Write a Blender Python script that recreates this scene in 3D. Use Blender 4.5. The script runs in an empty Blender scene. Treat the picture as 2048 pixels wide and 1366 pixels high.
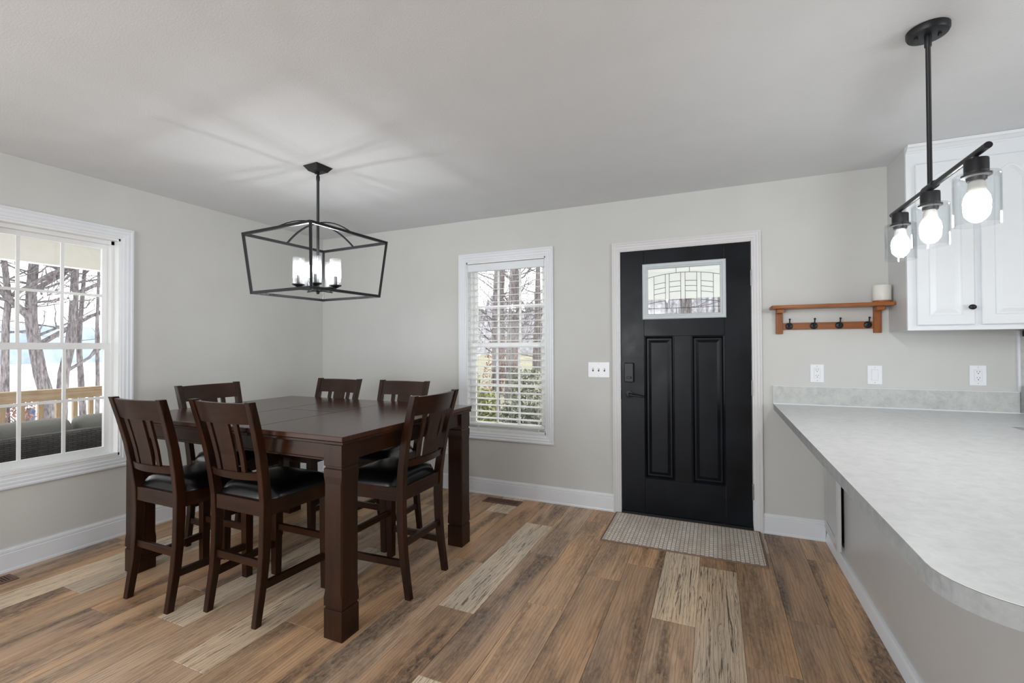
import bpy, bmesh, math, random
from mathutils import Vector, Matrix
R = math.radians
sc = bpy.context.scene
C = sc.collection

# ------------------------------------------------------------------ camera
cam_d = bpy.data.cameras.new('camera'); cam = bpy.data.objects.new('camera', cam_d); C.objects.link(cam)
cam_d.sensor_width = 36.0; cam_d.lens = 918.733 / 2048 * 36.0; cam_d.clip_start = 0.05; cam_d.clip_end = 400
_yaw, _pit, _rol = 0.4147, 0.01141, -0.00415
_Fh = Vector((-math.sin(_yaw), math.cos(_yaw), 0)); _R = Vector((math.cos(_yaw), math.sin(_yaw), 0)); _U = Vector((0, 0, 1))
_F = _Fh * math.cos(_pit) + _U * math.sin(_pit); _U2 = -_Fh * math.sin(_pit) + _U * math.cos(_pit)
_R3 = _R * math.cos(_rol) + _U2 * math.sin(_rol); _U3 = -_R * math.sin(_rol) + _U2 * math.cos(_rol)
_m = Matrix((_R3, _U3, -_F)).transposed().to_4x4(); _m.translation = Vector((3.7874, -3.6390, 1.2983))
cam.matrix_world = _m
sc.camera = cam

# ------------------------------------------------------------------ sky, added fill lights, exposure
world = bpy.data.worlds.new('overcast_sky'); sc.world = world; world.use_nodes = True
_bg = world.node_tree.nodes['Background']; _bg.inputs[0].default_value = (0.95, 0.98, 1.0, 1); _bg.inputs[1].default_value = 3.0
sc.view_settings.view_transform = 'Standard'; sc.view_settings.look = 'None'
sc.view_settings.exposure = 0.02; sc.view_settings.gamma = 1.0; sc.view_settings.use_curve_mapping = False
sc.cycles.adaptive_threshold = 0.02; sc.cycles.max_bounces = 8; sc.cycles.diffuse_bounces = 5; sc.cycles.glossy_bounces = 3; sc.cycles.transparent_max_bounces = 12; sc.cycles.caustics_refractive = False; sc.cycles.caustics_reflective = False

def fill_light(name, loc, rot, sx, sy, power, col=(0.90, 0.96, 1.0)):
    l = bpy.data.lights.new(name, 'AREA'); l.shape = 'RECTANGLE'; l.size = sx; l.size_y = sy; l.energy = power; l.color = col
    o = bpy.data.objects.new(name, l); C.objects.link(o); o.location = loc; o.rotation_euler = rot
    return o
# area lights added in unseen wall openings to brighten the room
fill_light('fill_patio_side', (-0.02, -4.65, 1.05), (0, R(-90), 0), 2.0, 1.7, 16)
fill_light('fill_rear_side', (1.9, -6.58, 1.35), (R(90), 0, 0), 1.9, 1.5, 96)
fill_light('fill_kitchen_side', (7.18, -3.0, 1.5), (0, R(90), 0), 1.1, 1.9, 32)

# ------------------------------------------------------------------ mesh helpers
class MB:
    def __init__(s): s.bm = bmesh.new()
    def face(s, pts, mi=0):
        f = s.bm.faces.new([s.bm.verts.new(p) for p in pts]); f.material_index = mi; return f
    def box(s, x0, x1, y0, y1, z0, z1, bev=0.0, seg=1):
        v = [s.bm.verts.new(p) for p in ((x0,y0,z0),(x1,y0,z0),(x1,y1,z0),(x0,y1,z0),(x0,y0,z1),(x1,y0,z1),(x1,y1,z1),(x0,y1,z1))]
        fs = [s.bm.faces.new([v[i] for i in q]) for q in ((3,2,1,0),(4,5,6,7),(0,1,5,4),(1,2,6,5),(2,3,7,6),(3,0,4,7))]
        if bev > 0:
            es = list({e for f in fs for e in f.edges})
            bmesh.ops.bevel(s.bm, geom=es, offset=bev, segments=seg, profile=0.5, affect='EDGES')
        return s
    def loft(s, rings, cap=True, closed=True):
        vr = [[s.bm.verts.new(p) for p in r] for r in rings]; n = len(rings[0])
        for a, b in zip(vr, vr[1:]):
            for i in range(n if closed else n - 1):
                j = (i + 1) % n; s.bm.faces.new((a[i], a[j], b[j], b[i]))
        if cap: s.bm.faces.new(vr[0][::-1]); s.bm.faces.new(vr[-1])
        return s
    def prism(s, poly, axis, a, b):
        def P(q, h): return (h, q[0], q[1]) if axis == 0 else ((q[0], h, q[1]) if axis == 1 else (q[0], q[1], h))
        return s.loft([[P(q, a) for q in poly], [P(q, b) for q in poly]])
    def tube(s, pts, r, n=10):
        pts = [Vector(p) for p in pts]; rs = r if isinstance(r, (list, tuple)) else [r] * len(pts); rings = []
        up = None
        for i, p in enumerate(pts):
            d = (pts[min(i + 1, len(pts) - 1)] - pts[max(i - 1, 0)]).normalized()
            if up is None: up = Vector((0, 0, 1)) if abs(d.z) < 0.9 else Vector((1, 0, 0))
            u = d.cross(up).normalized(); w = d.cross(u).normalized(); up = -w if False else up
            rings.append([p + (u * math.cos(2 * math.pi * k / n) + w * math.sin(2 * math.pi * k / n)) * rs[i] for k in range(n)])
        return s.loft(rings)
    def bar(s, p0, p1, w, h=None, up=(0, 0, 1)):
        h = h or w; p0 = Vector(p0); p1 = Vector(p1); d = (p1 - p0).normalized(); up = Vector(up)
        if abs(d.dot(up)) > 0.99: up = Vector((1, 0, 0))
        u = d.cross(up).normalized() * w / 2; v = u.cross(d).normalized() * h / 2
        return s.loft([[p + u + v, p - u + v, p - u - v, p + u - v] for p in (p0, p1)])
    def lathe(s, prof, c=(0, 0), n=24, cap=True):
        rings = [[(c[0] + r * math.cos(2 * math.pi * k / n), c[1] + r * math.sin(2 * math.pi * k / n), z) for k in range(n)] for r, z in prof]
        return s.loft(rings, cap=cap)
    def ball(s, c, r, seg=12, rings=8):
        prof = [(max(1e-4, r * math.sin(math.pi * i / rings)), c[2] - r * math.cos(math.pi * i / rings)) for i in range(rings + 1)]
        return s.lathe(prof, (c[0], c[1]), seg)

def finish(mb, name, mats, smooth=None):
    bmesh.ops.recalc_face_normals(mb.bm, faces=mb.bm.faces)
    me = bpy.data.meshes.new(name); mb.bm.to_mesh(me); mb.bm.free()
    for m in (mats if isinstance(mats, (list, tuple)) else [mats]): me.materials.append(m)
    if smooth is not None:
        for p in me.polygons: p.use_smooth = True
        me.set_sharp_from_angle(angle=R(smooth))
    return me
def obj(name, mb, mat, parent=None, smooth=None, loc=None):
    me = mb if isinstance(mb, bpy.types.Mesh) else finish(mb, name, mat, smooth)
    o = bpy.data.objects.new(name, me); C.objects.link(o)
    if parent: o.parent = parent
    if loc: o.location = loc
    return o
def tag(o, label, cat=None, group=None, kind=None):
    o['label'] = label
    if cat: o['category'] = cat
    if group: o['group'] = group
    if kind: o['kind'] = kind
    return o
def thing(name, label, cat, loc=(0, 0, 0), rotz=0.0, group=None, kind=None):
    o = bpy.data.objects.new(name, None); C.objects.link(o); o.location = loc; o.rotation_euler = (0, 0, rotz)
    o.empty_display_size = 0.1
    return tag(o, label, cat, group, kind)
def copy_tree(o, parent=None):
    c = o.copy(); C.objects.link(c); c.parent = parent
    for ch in list(o.children): copy_tree(ch, c)
    return c
def B(*a, **k): return MB().box(*a, **k)

# ------------------------------------------------------------------ materials
def srgb(r, g, b):
    f = lambda c: (c / 255 / 12.92) if c <= 10 else ((c / 255 + 0.055) / 1.055) ** 2.4
    return (f(r), f(g), f(b), 1)
class NT:
    def __init__(s, name):
        s.m = bpy.data.materials.new(name); s.m.use_nodes = True; s.t = s.m.node_tree; s.N = s.t.nodes; s.L = s.t.links
        s.b = s.N['Principled BSDF']; s.out = s.N['Material Output']
    def n(s, typ, **kw):
        x = s.N.new(typ)
        for k, v in kw.items(): setattr(x, k, v)
        return x
    def link(s, a, b): s.L.new(a, b)
    def coords(s, scale=(1, 1, 1), kind='Object', rot=(0, 0, 0)):
        tc = s.n('ShaderNodeTexCoord'); mp = s.n('ShaderNodeMapping'); mp.inputs['Scale'].default_value = scale; mp.inputs['Rotation'].default_value = rot
        s.link(tc.outputs[kind], mp.inputs[0]); return mp.outputs[0]
    def noise(s, vec, scale, detail=4, rough=0.55, dist=0.0):
        x = s.n('ShaderNodeTexNoise'); x.inputs['Scale'].default_value = scale; x.inputs['Detail'].default_value = detail
        x.inputs['Roughness'].default_value = rough; x.inputs['Distortion'].default_value = dist; s.link(vec, x.inputs['Vector']); return x.outputs['Fac']
    def ramp(s, fac, stops):
        x = s.n('ShaderNodeValToRGB'); e = x.color_ramp.elements
        while len(e) < len(stops): e.new(0.5)
        for i, (p, c) in enumerate(stops): e[i].position = p; e[i].color = c
        s.link(fac, x.inputs[0]); return x.outputs[0]
    def mix(s, fac, a, b, typ='MIX'):
        x = s.n('ShaderNodeMix', data_type='RGBA', blend_type=typ)
        for i, v in ((0, fac), (6, a), (7, b)):
            if isinstance(v, (int, float)): x.inputs[i].default_value = v
            elif isinstance(v, tuple): x.inputs[i].default_value = v
            else: s.link(v, x.inputs[i])
        return x.outputs[2]
    def bump(s, h, strength, dist=0.002):
        x = s.n('ShaderNodeBump'); x.inputs['Strength'].default_value = strength; x.inputs['Distance'].default_value = dist
        s.link(h, x.inputs['Height']); s.link(x.outputs[0], s.b.inputs['Normal'])
    def set(s, color=None, rough=None, metal=None, spec=None, coat=None):
        if color is not None:
            if isinstance(color, tuple): s.b.inputs['Base Color'].default_value = color
            else: s.link(color, s.b.inputs['Base Color'])
        if rough is not None:
            if isinstance(rough, (int, float)): s.b.inputs['Roughness'].default_value = rough
            else: s.link(rough, s.b.inputs['Roughness'])
        if metal is not None: s.b.inputs['Metallic'].default_value = metal
        if spec is not None: s.b.inputs['Specular IOR Level'].default_value = spec
        if coat is not None: s.b.inputs['Coat Weight'].default_value = coat; s.b.inputs['Coat Roughness'].default_value = 0.15
        return s
def plain(name, color, rough=0.5, metal=0.0, spec=0.5, nscale=60, amt=0.06, bump=0.0, bscale=None):
    t = NT(name); v = t.coords(); f = t.noise(v, nscale, 3)
    lo = tuple(c * (1 - amt) for c in color[:3]) + (1,); hi = tuple(min(1, c * (1 + amt)) for c in color[:3]) + (1,)
    t.set(t.ramp(f, [(0.3, lo), (0.7, hi)]), rough, metal, spec)
    if bump: t.bump(t.noise(v, bscale or nscale * 3, 2), bump)
    return t.m

M = {}
M['wall'] = plain('wall_paint', srgb(203, 203, 200), 0.75, spec=0.25, nscale=4, amt=0.015, bump=0.12, bscale=260)
M['ceiling'] = plain('ceiling_paint', srgb(217, 220, 223), 0.85, spec=0.2, nscale=5, amt=0.015, bump=0.5, bscale=150)
M['trim'] = plain('white_trim_paint', srgb(226, 229, 234), 0.38, nscale=8, amt=0.01)
M['casing'] = plain('door_casing_paint', srgb(214, 213, 214), 0.45, nscale=8, amt=0.01)
M['vinyl'] = plain('white_vinyl', srgb(232, 233, 233), 0.35, nscale=8, amt=0.01)
M['cabinet'] = plain('white_cabinet_paint', srgb(226, 230, 234), 0.36, nscale=8, amt=0.012)
M['black_metal'] = plain('matte_black_metal', srgb(30, 31, 34), 0.42, 0.3, nscale=30, amt=0.1)
M['lead'] = plain('lead_came', srgb(70, 74, 80), 0.4, 0.6, nscale=30, amt=0.1)
M['steel'] = plain('brushed_hinge_metal', srgb(150, 150, 150), 0.35, 0.8, nscale=50, amt=0.08)
M['plate'] = plain('white_plastic_plate', srgb(235, 237, 241), 0.3, nscale=10, amt=0.01)
M['slot'] = plain('dark_slot', srgb(60, 55, 50), 0.6, nscale=10, amt=0.02)
M['cavity'] = plain('cupboard_inside_painted_shade', srgb(18, 17, 16), 0.9, nscale=10, amt=0.05)  # near-black stands in for the shade inside the ajar cupboard
M['candle'] = plain('cream_candle_wax', srgb(224, 221, 215), 0.5, nscale=20, amt=0.02)
M['vent'] = plain('brown_vent_metal', srgb(112, 80, 64), 0.45, 0.2, nscale=30, amt=0.08)
t = NT('white_blind_slat'); v = t.coords(); t.set(t.ramp(t.noise(v, 10, 2), [(0.3, srgb(244, 244, 242)), (0.7, srgb(249, 249, 247))]), 0.4)
_tl = t.n('ShaderNodeBsdfTranslucent'); _tl.inputs[0].default_value = (0.95, 0.95, 0.94, 1); _mx = t.n('ShaderNodeMixShader'); _mx.inputs[0].default_value = 0.3
t.link(t.b.outputs[0], _mx.inputs[1]); t.link(_tl.outputs[0], _mx.inputs[2]); t.link(_mx.outputs[0], t.out.inputs[0]); M['blind'] = t.m
M['lite'] = plain('door_lite_frame', srgb(196, 203, 206), 0.5, nscale=20, amt=0.02)
M['panel_paint'] = plain('pale_grey_panel_paint', srgb(196, 196, 196), 0.3, nscale=3, amt=0.02)
M['post_white'] = plain('porch_white_paint', srgb(249, 249, 247), 0.6, nscale=10, amt=0.02)
M['subfloor'] = plain('floor_underlay', srgb(96, 76, 60), 0.6, nscale=10, amt=0.1)
M['range_black'] = plain('black_enamel', srgb(14, 14, 15), 0.15, nscale=20, amt=0.1)

def glass(name, tint=(1, 1, 1, 1), rough=0.0, ior=1.45, seeded=False, edge=0.55):
    t = NT(name); t.N.remove(t.b)
    tr = t.n('ShaderNodeBsdfTransparent'); tr.inputs[0].default_value = tint
    gl = t.n('ShaderNodeBsdfGlossy'); gl.inputs['Roughness'].default_value = rough; lw = t.n('ShaderNodeLayerWeight'); lw.inputs[0].default_value = 0.5
    pw = t.n('ShaderNodeMath', operation='POWER'); pw.inputs[1].default_value = 4.0; t.link(lw.outputs['Facing'], pw.inputs[0])
    fr = t.n('ShaderNodeMath', operation='MULTIPLY_ADD'); fr.inputs[1].default_value = edge; fr.inputs[2].default_value = 0.035; t.link(pw.outputs[0], fr.inputs[0])
    mx = t.n('ShaderNodeMixShader'); t.link(fr.outputs[0], mx.inputs[0]); t.link(tr.outputs[0], mx.inputs[1]); t.link(gl.outputs[0], mx.inputs[2])
    last = mx.outputs[0]
    if seeded:
        v = t.coords(); h = t.noise(v, 170, 2); bp = t.n('ShaderNodeBump'); bp.inputs['Strength'].default_value = 0.8; bp.inputs['Distance'].default_value = 0.004
        t.link(h, bp.inputs['Height']); t.link(bp.outputs[0], gl.inputs['Normal']); t.link(bp.outputs[0], lw.inputs['Normal'])
        df = t.n('ShaderNodeBsdfTranslucent'); df.inputs[0].default_value = (0.95, 0.97, 1, 1)
        m2 = t.n('ShaderNodeMixShader'); f2 = t.ramp(h, [(0.45, (0.002,) * 3 + (1,)), (0.75, (0.03,) * 3 + (1,))])
        t.link(f2, m2.inputs[0]); t.link(last, m2.inputs[1]); t.link(df.outputs[0], m2.inputs[2]); last = m2.outputs[0]
    t.link(last, t.out.inputs[0]); return t.m
M['glass'] = glass('window_glass')
M['shade_glass'] = glass('clear_shade_glass', (0.965, 0.975, 0.98, 1), 0.02, 1.5, edge=0.7)
M['seeded'] = glass('seeded_shade_glass', (0.97, 0.98, 0.99, 1), 0.0, 1.5, seeded=True, edge=0.25)
M['door_glass'] = glass('leaded_door_glass', (0.97, 0.985, 0.99, 1), 0.08, 1.5)
def bulb_mat(name, strength, col):
    t = NT(name); t.N.remove(t.b); e = t.n('ShaderNodeEmission'); e.inputs[0].default_value = col; e.inputs[1].default_value = strength
    t.link(e.outputs[0], t.out.inputs[0]); return t.m
M['bulb'] = bulb_mat('lit_pendant_bulb', 108, (1, 0.985, 0.96, 1))
M['flame_bulb'] = bulb_mat('lit_candle_bulb', 235, (1, 0.985, 0.96, 1))

def dark_wood(name, c0, c1, rough, axis=2, coat=0.0):
    t = NT(name); sx = [26, 26, 26]; sx[axis] = 1.6; v = t.coords(tuple(sx)); g = t.noise(v, 1.6, 6, 0.6, 0.6)
    v2 = t.coords((3, 3, 3)); f2 = t.noise(v2, 1.3, 3)
    c = t.ramp(g, [(0.32, c0), (0.68, c1)]); c = t.mix(t.ramp(f2, [(0.35, (0, 0, 0, 1)), (0.75, (0.45,) * 3 + (1,))]), c, tuple(x * 1.5 for x in c1[:3]) + (1,))
    t.set(c, rough, 0, 0.3, coat); t.bump(g, 0.06, 0.001); return t.m
W0, W1 = srgb(19, 8, 3), srgb(50, 24, 10)
M['wood_v'] = dark_wood('espresso_wood_upright', W0, W1, 0.3, 2)
M['wood_x'] = dark_wood('espresso_wood_rail', W0, W1, 0.3, 0)
M['wood_y'] = dark_wood('espresso_wood_side_rail', W0, W1, 0.3, 1)
M['top_wood'] = dark_wood('espresso_table_top', srgb(42, 22, 14), srgb(68, 40, 28), 0.2, 0, 0.0)
M['oak'] = dark_wood('golden_oak', srgb(112, 62, 34), srgb(158, 98, 58), 0.4, 0)
M['oak_v'] = dark_wood('golden_oak_upright', srgb(108, 60, 34), srgb(152, 94, 56), 0.4, 2)
t = NT('black_faux_leather'); v = t.coords(); t.set(srgb(9, 8, 10), 0.27, 0, 0.5); t.bump(t.noise(v, 220, 3), 0.12, 0.001); M['leather'] = t.m
# laminate counter: mottled stone look
def laminate(name, cols, rough):
    t = NT(name); v = t.coords((1, 1, 1)); a = t.noise(v, 22, 5, 0.65, 0.4); b = t.noise(v, 75, 3)
    c = t.ramp(a, [(0.3, cols[0]), (0.5, cols[1]), (0.72, cols[2])]); c = t.mix(0.25, c, t.ramp(b, [(0.3, cols[0]), (0.7, cols[2])]))
    t.set(c, rough, 0, 0.45); return t.m
M['counter'] = laminate('pale_stone_laminate', (srgb(206, 209, 210), srgb(219, 221, 222), srgb(228, 229, 230)), 0.34)
M['splash'] = laminate('mottled_grey_laminate', (srgb(172, 175, 173), srgb(192, 194, 191), srgb(205, 206, 203)), 0.42)
M['edge'] = laminate('grey_laminate_edge', (srgb(140, 144, 145), srgb(158, 162, 163), srgb(172, 175, 176)), 0.42)
M['seam'] = plain('dark_laminate_seam', srgb(84, 80, 80), 0.5, nscale=10, amt=0.02)
# door paint: brushed blue black
t = NT('blue_black_door_paint'); v = t.coords((18, 18, 2.2)); g = t.noise(v, 2.0, 5, 0.6); v2 = t.coords((2, 2, 2)); f = t.noise(v2, 2.0, 4)
t.set(t.mix(0.5, t.ramp(g, [(0.3, srgb(7, 9, 12)), (0.75, srgb(15, 19, 26))]), t.ramp(f, [(0.35, srgb(7, 8, 11)), (0.7, srgb(17, 23, 32))])),
      t.ramp(f, [(0.3, (0.28,) * 3 + (1,)), (0.7, (0.42,) * 3 + (1,))]), 0, 0.2); t.bump(g, 0.12, 0.0015); M['door'] = t.m
# floor planks: tint and crack strength come from each plank's own object colour
t = NT('rustic_vinyl_plank'); oi = t.n('ShaderNodeObjectInfo'); tc = t.n('ShaderNodeTexCoord')
sc_ = t.n('ShaderNodeVectorMath', operation='SCALE'); cmb = t.n('ShaderNodeCombineXYZ')
mr = t.n('ShaderNodeMath', operation='MULTIPLY'); mr.inputs[1].default_value = 37.0; t.link(oi.outputs['Random'], mr.inputs[0])
t.link(mr.outputs[0], cmb.inputs[0]); t.link(mr.outputs[0], cmb.inputs[1]); t.link(mr.outputs[0], cmb.inputs[2])
ad = t.n('ShaderNodeVectorMath', operation='ADD'); t.link(tc.outputs['Object'], ad.inputs[0]); t.link(cmb.outputs[0], ad.inputs[1])
def mapv(s): mp = t.n('ShaderNodeMapping'); mp.inputs['Scale'].default_value = s; t.link(ad.outputs[0], mp.inputs[0]); return mp.outputs[0]
fine = t.noise(mapv((150, 5.0, 1)), 1.0, 6, 0.7, 0.4)
tone = t.noise(mapv((5, 1.1, 1)), 1.0, 3, 0.5, 0.2)
cath = t.n('ShaderNodeTexWave', wave_type='BANDS', bands_direction='X'); cath.inputs['Scale'].default_value = 11; cath.inputs['Distortion'].default_value = 9
cath.inputs['Detail'].default_value = 3; cath.inputs['Detail Scale'].default_value = 0.9; t.link(mapv((1.7, 0.28, 1)), cath.inputs['Vector'])
patch = t.noise(mapv((8, 1.0, 1)), 1.0, 4, 0.55, 0.4); speck = t.noise(mapv((60, 22, 1)), 1.0, 4, 0.7, 0.6)
crack = t.noise(mapv((52, 2.2, 1)), 1.0, 5, 0.7, 2.2)
OC = oi.outputs['Color']
base_ = t.mix(t.ramp(tone, [(0.36, (0, 0, 0, 1)), (0.66, (1, 1, 1, 1))]), t.mix(1.0, OC, (1.16, 1.18, 1.21, 1), 'MULTIPLY'), t.mix(1.0, OC, (1.46, 1.36, 1.24, 1), 'MULTIPLY'))
col = t.mix(t.ramp(fine, [(0.34, (0.62, 0.6, 0.58, 1)), (0.62, (1.12, 1.11, 1.1, 1))]), base_, base_, 'MIX')
col = t.mix(1.0, base_, t.ramp(fine, [(0.34, (0.77, 0.75, 0.73, 1)), (0.64, (1.0, 1.0, 1.0, 1))]), 'MULTIPLY')
col = t.mix(t.ramp(cath.outputs['Fac'], [(0.03, (0.4,) * 3 + (1,)), (0.25, (0, 0, 0, 1))]), col, t.mix(1.0, OC, (0.5, 0.44, 0.40, 1), 'MULTIPLY'))
pm = t.mix(1.0, t.ramp(patch, [(0.425, (0, 0, 0, 1)), (0.60, (1.0,) * 3 + (1,))]), t.ramp(speck, [(0.34, (1, 1, 1, 1)), (0.66, (0.35,) * 3 + (1,))]), 'MULTIPLY')
inv = t.n('ShaderNodeMath', operation='SUBTRACT'); inv.inputs[0].default_value = 1.05; t.link(oi.outputs['Alpha'], inv.inputs[1])
pm = t.mix(1.0, pm, inv.outputs[0], 'MULTIPLY')
col = t.mix(pm, col, srgb(70, 59, 53))
cr = t.ramp(crack, [(0.38, (1, 1, 1, 1)), (0.46, (0, 0, 0, 1))]); al = t.n('ShaderNodeMath', operation='MULTIPLY'); t.link(cr, al.inputs[0]); t.link(oi.outputs['Alpha'], al.inputs[1])
col = t.mix(al.outputs[0], col, srgb(62, 52, 46))
t.set(col, t.ramp(fine, [(0.3, (0.48,) * 3 + (1,)), (0.7, (0.38,) * 3 + (1,))]), 0, 0.42); t.bump(fine, 0.22, 0.0012); M['plank'] = t.m
# door mat: rows of small pale cells outlined in brown
t = NT('honeycomb_woven_mat'); v = t.coords((1, 1, 1), rot=(0, 0, R(90)))
bk = t.n('ShaderNodeTexBrick'); bk.offset = 0.5; bk.inputs['Scale'].default_value = 1.0; bk.inputs['Brick Width'].default_value = 0.034; bk.inputs['Row Height'].default_value = 0.025
bk.inputs['Mortar Size'].default_value = 0.0019; bk.inputs['Mortar Smooth'].default_value = 0.3; bk.inputs['Color1'].default_value = srgb(240, 233, 223); bk.inputs['Color2'].default_value = srgb(226, 217, 206)
bk.inputs['Mortar'].default_value = srgb(124, 106, 92); t.link(v, bk.inputs['Vector'])
v3 = t.coords((9, 0.6, 1)); st = t.noise(v3, 1.4, 2); c = t.mix(t.ramp(st, [(0.42, (0, 0, 0, 1)), (0.62, (0.3,) * 3 + (1,))]), bk.outputs['Color'], srgb(172, 154, 136))
v4 = t.coords((3, 3, 1)); dirt = t.noise(v4, 1.6, 3); c = t.mix(t.ramp(dirt, [(0.5, (0, 0, 0, 1)), (0.75, (0.3,) * 3 + (1,))]), c, srgb(164, 138, 112))
t.set(c, 0.9, 0, 0.1); t.bump(bk.outputs['Fac'], -0.4, 0.002); M['mat'] = t.m
M['mat_edge'] = plain('brown_mat_binding', srgb(132, 110, 96), 0.9, nscale=80, amt=0.1)
# outdoors
t = NT('bark'); v = t.coords((7, 7, 1.6)); g = t.noise(v, 3, 6, 0.65); t.set(t.ramp(g, [(0.35, srgb(84, 78, 79)), (0.7, srgb(152, 145, 146))]), 0.9, 0, 0.1); t.bump(g, 0.7, 0.03); M['bark'] = t.m
M['lumber'] = dark_wood('pale_treated_lumber', srgb(146, 126, 104), srgb(182, 162, 138), 0.7, 2)
M['lumber_y'] = dark_wood('pale_treated_lumber_rail', srgb(146, 126, 104), srgb(182, 162, 138), 0.7, 1)
t = NT('dark_wicker'); v = t.coords(); w1 = t.n('ShaderNodeTexBrick'); w1.offset = 0.5; w1.inputs['Scale'].default_value = 1; w1.inputs['Brick Width'].default_value = 0.052; w1.inputs['Row Height'].default_value = 0.013
w1.inputs['Mortar Size'].default_value = 0.003; w1.inputs['Mortar Smooth'].default_value = 1.0; w1.inputs['Color1'].default_value = srgb(96, 92, 92); w1.inputs['Color2'].default_value = srgb(72, 68, 68); w1.inputs['Mortar'].default_value = srgb(24, 22, 22)
sp = t.n('ShaderNodeSeparateXYZ'); cb = t.n('ShaderNodeCombineXYZ'); t.link(v, sp.inputs[0]); t.link(sp.outputs[1], cb.inputs[0]); t.link(sp.outputs[2], cb.inputs[1]); t.link(cb.outputs[0], w1.inputs['Vector'])
t.set(w1.outputs['Color'], 0.6); t.bump(w1.outputs['Fac'], -0.8, 0.006); M['wicker'] = t.m
M['cushion'] = plain('grey_outdoor_fabric', srgb(148, 148, 144), 0.9, spec=0.1, nscale=200, amt=0.08)
M['lake'] = plain('lake_painted_glare', srgb(238, 240, 243), 0.6, nscale=0.3, amt=0.03)  # glare off the water is put into this near-white
M['hill'] = plain('far_woods_painted_haze', srgb(152, 165, 184), 0.95, spec=0, nscale=0.25, amt=0.25)  # blue cast is distance haze mixed into the base colour
M['yard'] = plain('leaf_strewn_yard', srgb(150, 146, 128), 0.95, spec=0, nscale=1.4, amt=0.25)
M['wood_back'] = plain('winter_woodland_painted_haze', srgb(150, 148, 152), 0.95, spec=0, nscale=2.5, amt=0.35)  # grey kept pale, haze painted in to soften the treeline
M['leaf_green'] = plain('yellow_green_leaf', srgb(150, 152, 104), 0.7, nscale=3, amt=0.3)
M['leaf_grey'] = plain('grey_green_leaf', srgb(122, 126, 112), 0.7, nscale=3, amt=0.3)
M['leaf_rust'] = plain('rust_leaf', srgb(140, 104, 92), 0.7, nscale=3, amt=0.25)
M['bin'] = plain('dark_blue_plastic', srgb(48, 66, 96), 0.4, nscale=5, amt=0.05)
M['deck'] = plain('weathered_deck', srgb(196, 182, 166), 0.8, nscale=4, amt=0.15)

# ------------------------------------------------------------------ room shell
H = 2.44; XR, YF, T = 7.2, -6.6, 0.14
def wall(name, axis, at, thick, u0, u1, holes, label):
    """a wall of boxes left standing round rectangular openings (u0,u1,z0,z1)"""
    mb = MB(); us = sorted({u0, u1, *[h[0] for h in holes], *[h[1] for h in holes]})
    for a, b in zip(us, us[1:]):
        zs = [(0, H)]
        for h in holes:
            if h[0] <= a and h[1] >= b:
                nz = []
                for z0, z1 in zs:
                    if h[2] > z0: nz.append((z0, min(h[2], z1)))
                    if h[3] < z1: nz.append((max(h[3], z0), z1))
                zs = nz
        for z0, z1 in zs:
            lo, hi = sorted((at, at + thick))
            if axis == 0: mb.box(lo, hi, a, b, z0, z1)
            else: mb.box(a, b, lo, hi, z0, z1)
    bmesh.ops.remove_doubles(mb.bm, verts=mb.bm.verts, dist=1e-5)
    return tag(obj(name, mb, M['wall']), label, 'wall', kind='structure')
W1H = (-2.57, -1.805, 0.56, 2.06); W2H = (1.73, 2.50, 0.56, 2.06); DH = (3.098, 4.048, 0.0, 2.055)
wall('wall_left', 0, 0.0, -T, YF, T, [W1H, (-5.5, -3.8, 0.0, 2.06)], 'pale grey painted wall with the deck-side window')
wall('wall_back', 1, 0.0, T, 0.0, XR, [W2H, DH], 'pale grey painted wall holding the black front door')
wall('wall_right', 0, XR, T, YF, T, [(-3.95, -2.05, 0.95, 2.05)], 'pale grey kitchen end wall')
wall('wall_front', 1, YF, -T, -T, XR + T, [(0.95, 2.85, 0.6, 2.1)], 'pale grey wall opposite the front door')
tag(obj('ceiling', B(-T, XR + T, YF - T, T, H, H + 0.1), M['ceiling']), 'white stippled flat ceiling', 'ceiling', kind='structure')
floor = tag(obj('floor', B(-T, XR + T, YF - T, T, -0.10, -0.005), M['subfloor']), 'rustic brown and beige plank floor', 'floor', kind='structure')

# floor planks, one object each; columns run from the back wall towards the camera
rnd = random.Random(11)
PW, PL = 0.1985, 1.18
browns = [srgb(192, 158, 126), srgb(182, 149, 118), srgb(198, 164, 132), srgb(178, 148, 122), srgb(190, 153, 120), srgb(188, 162, 138), srgb(174, 145, 122)]
pales = [srgb(214, 195, 172), srgb(206, 188, 167), srgb(217, 200, 178)]
seam_at = {22: -0.35, 19: -0.70, 18: -1.345, 17: -0.83, 16: -1.065, 15: -1.46, 14: -0.93, 13: -1.658, 12: -1.17, 11: -0.375, 9: -2.448, 8: -1.62, 7: -2.285, 6: -2.05, 3: -2.32, 2: -2.60, 21: -1.1, 20: -0.36}
pale_from = {13: [-1.658], 18: [-1.345], 19: [-1.88], 11: [-0.375], 9: [-2.448], 7: [-2.285], 3: [-2.32], 2: [-2.60, -1.42], 20: [-0.36], 5: [-3.1], 1: [-2.2], 14: [-3.29]}
plank_cache = {}
def plank_mesh(w, l):
    k = (round(w, 4), round(l, 4))
    if k not in plank_cache:
        g, b = 0.0005, 0.0011; mb = MB(); a, c = w / 2 - g, l / 2 - g
        rect = lambda i, z: [(-a + i, -c + i, z), (a - i, -c + i, z), (a - i, c - i, z), (-a + i, c - i, z)]
        mb.loft([rect(0, -0.0045), rect(0, -0.0013), rect(b, 0.0)]); plank_cache[k] = finish(mb, 'plank', M['plank'])
    return plank_cache[k]
x_first = 3.895 - 20 * PW     # column 0 starts just behind the wall line
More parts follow.
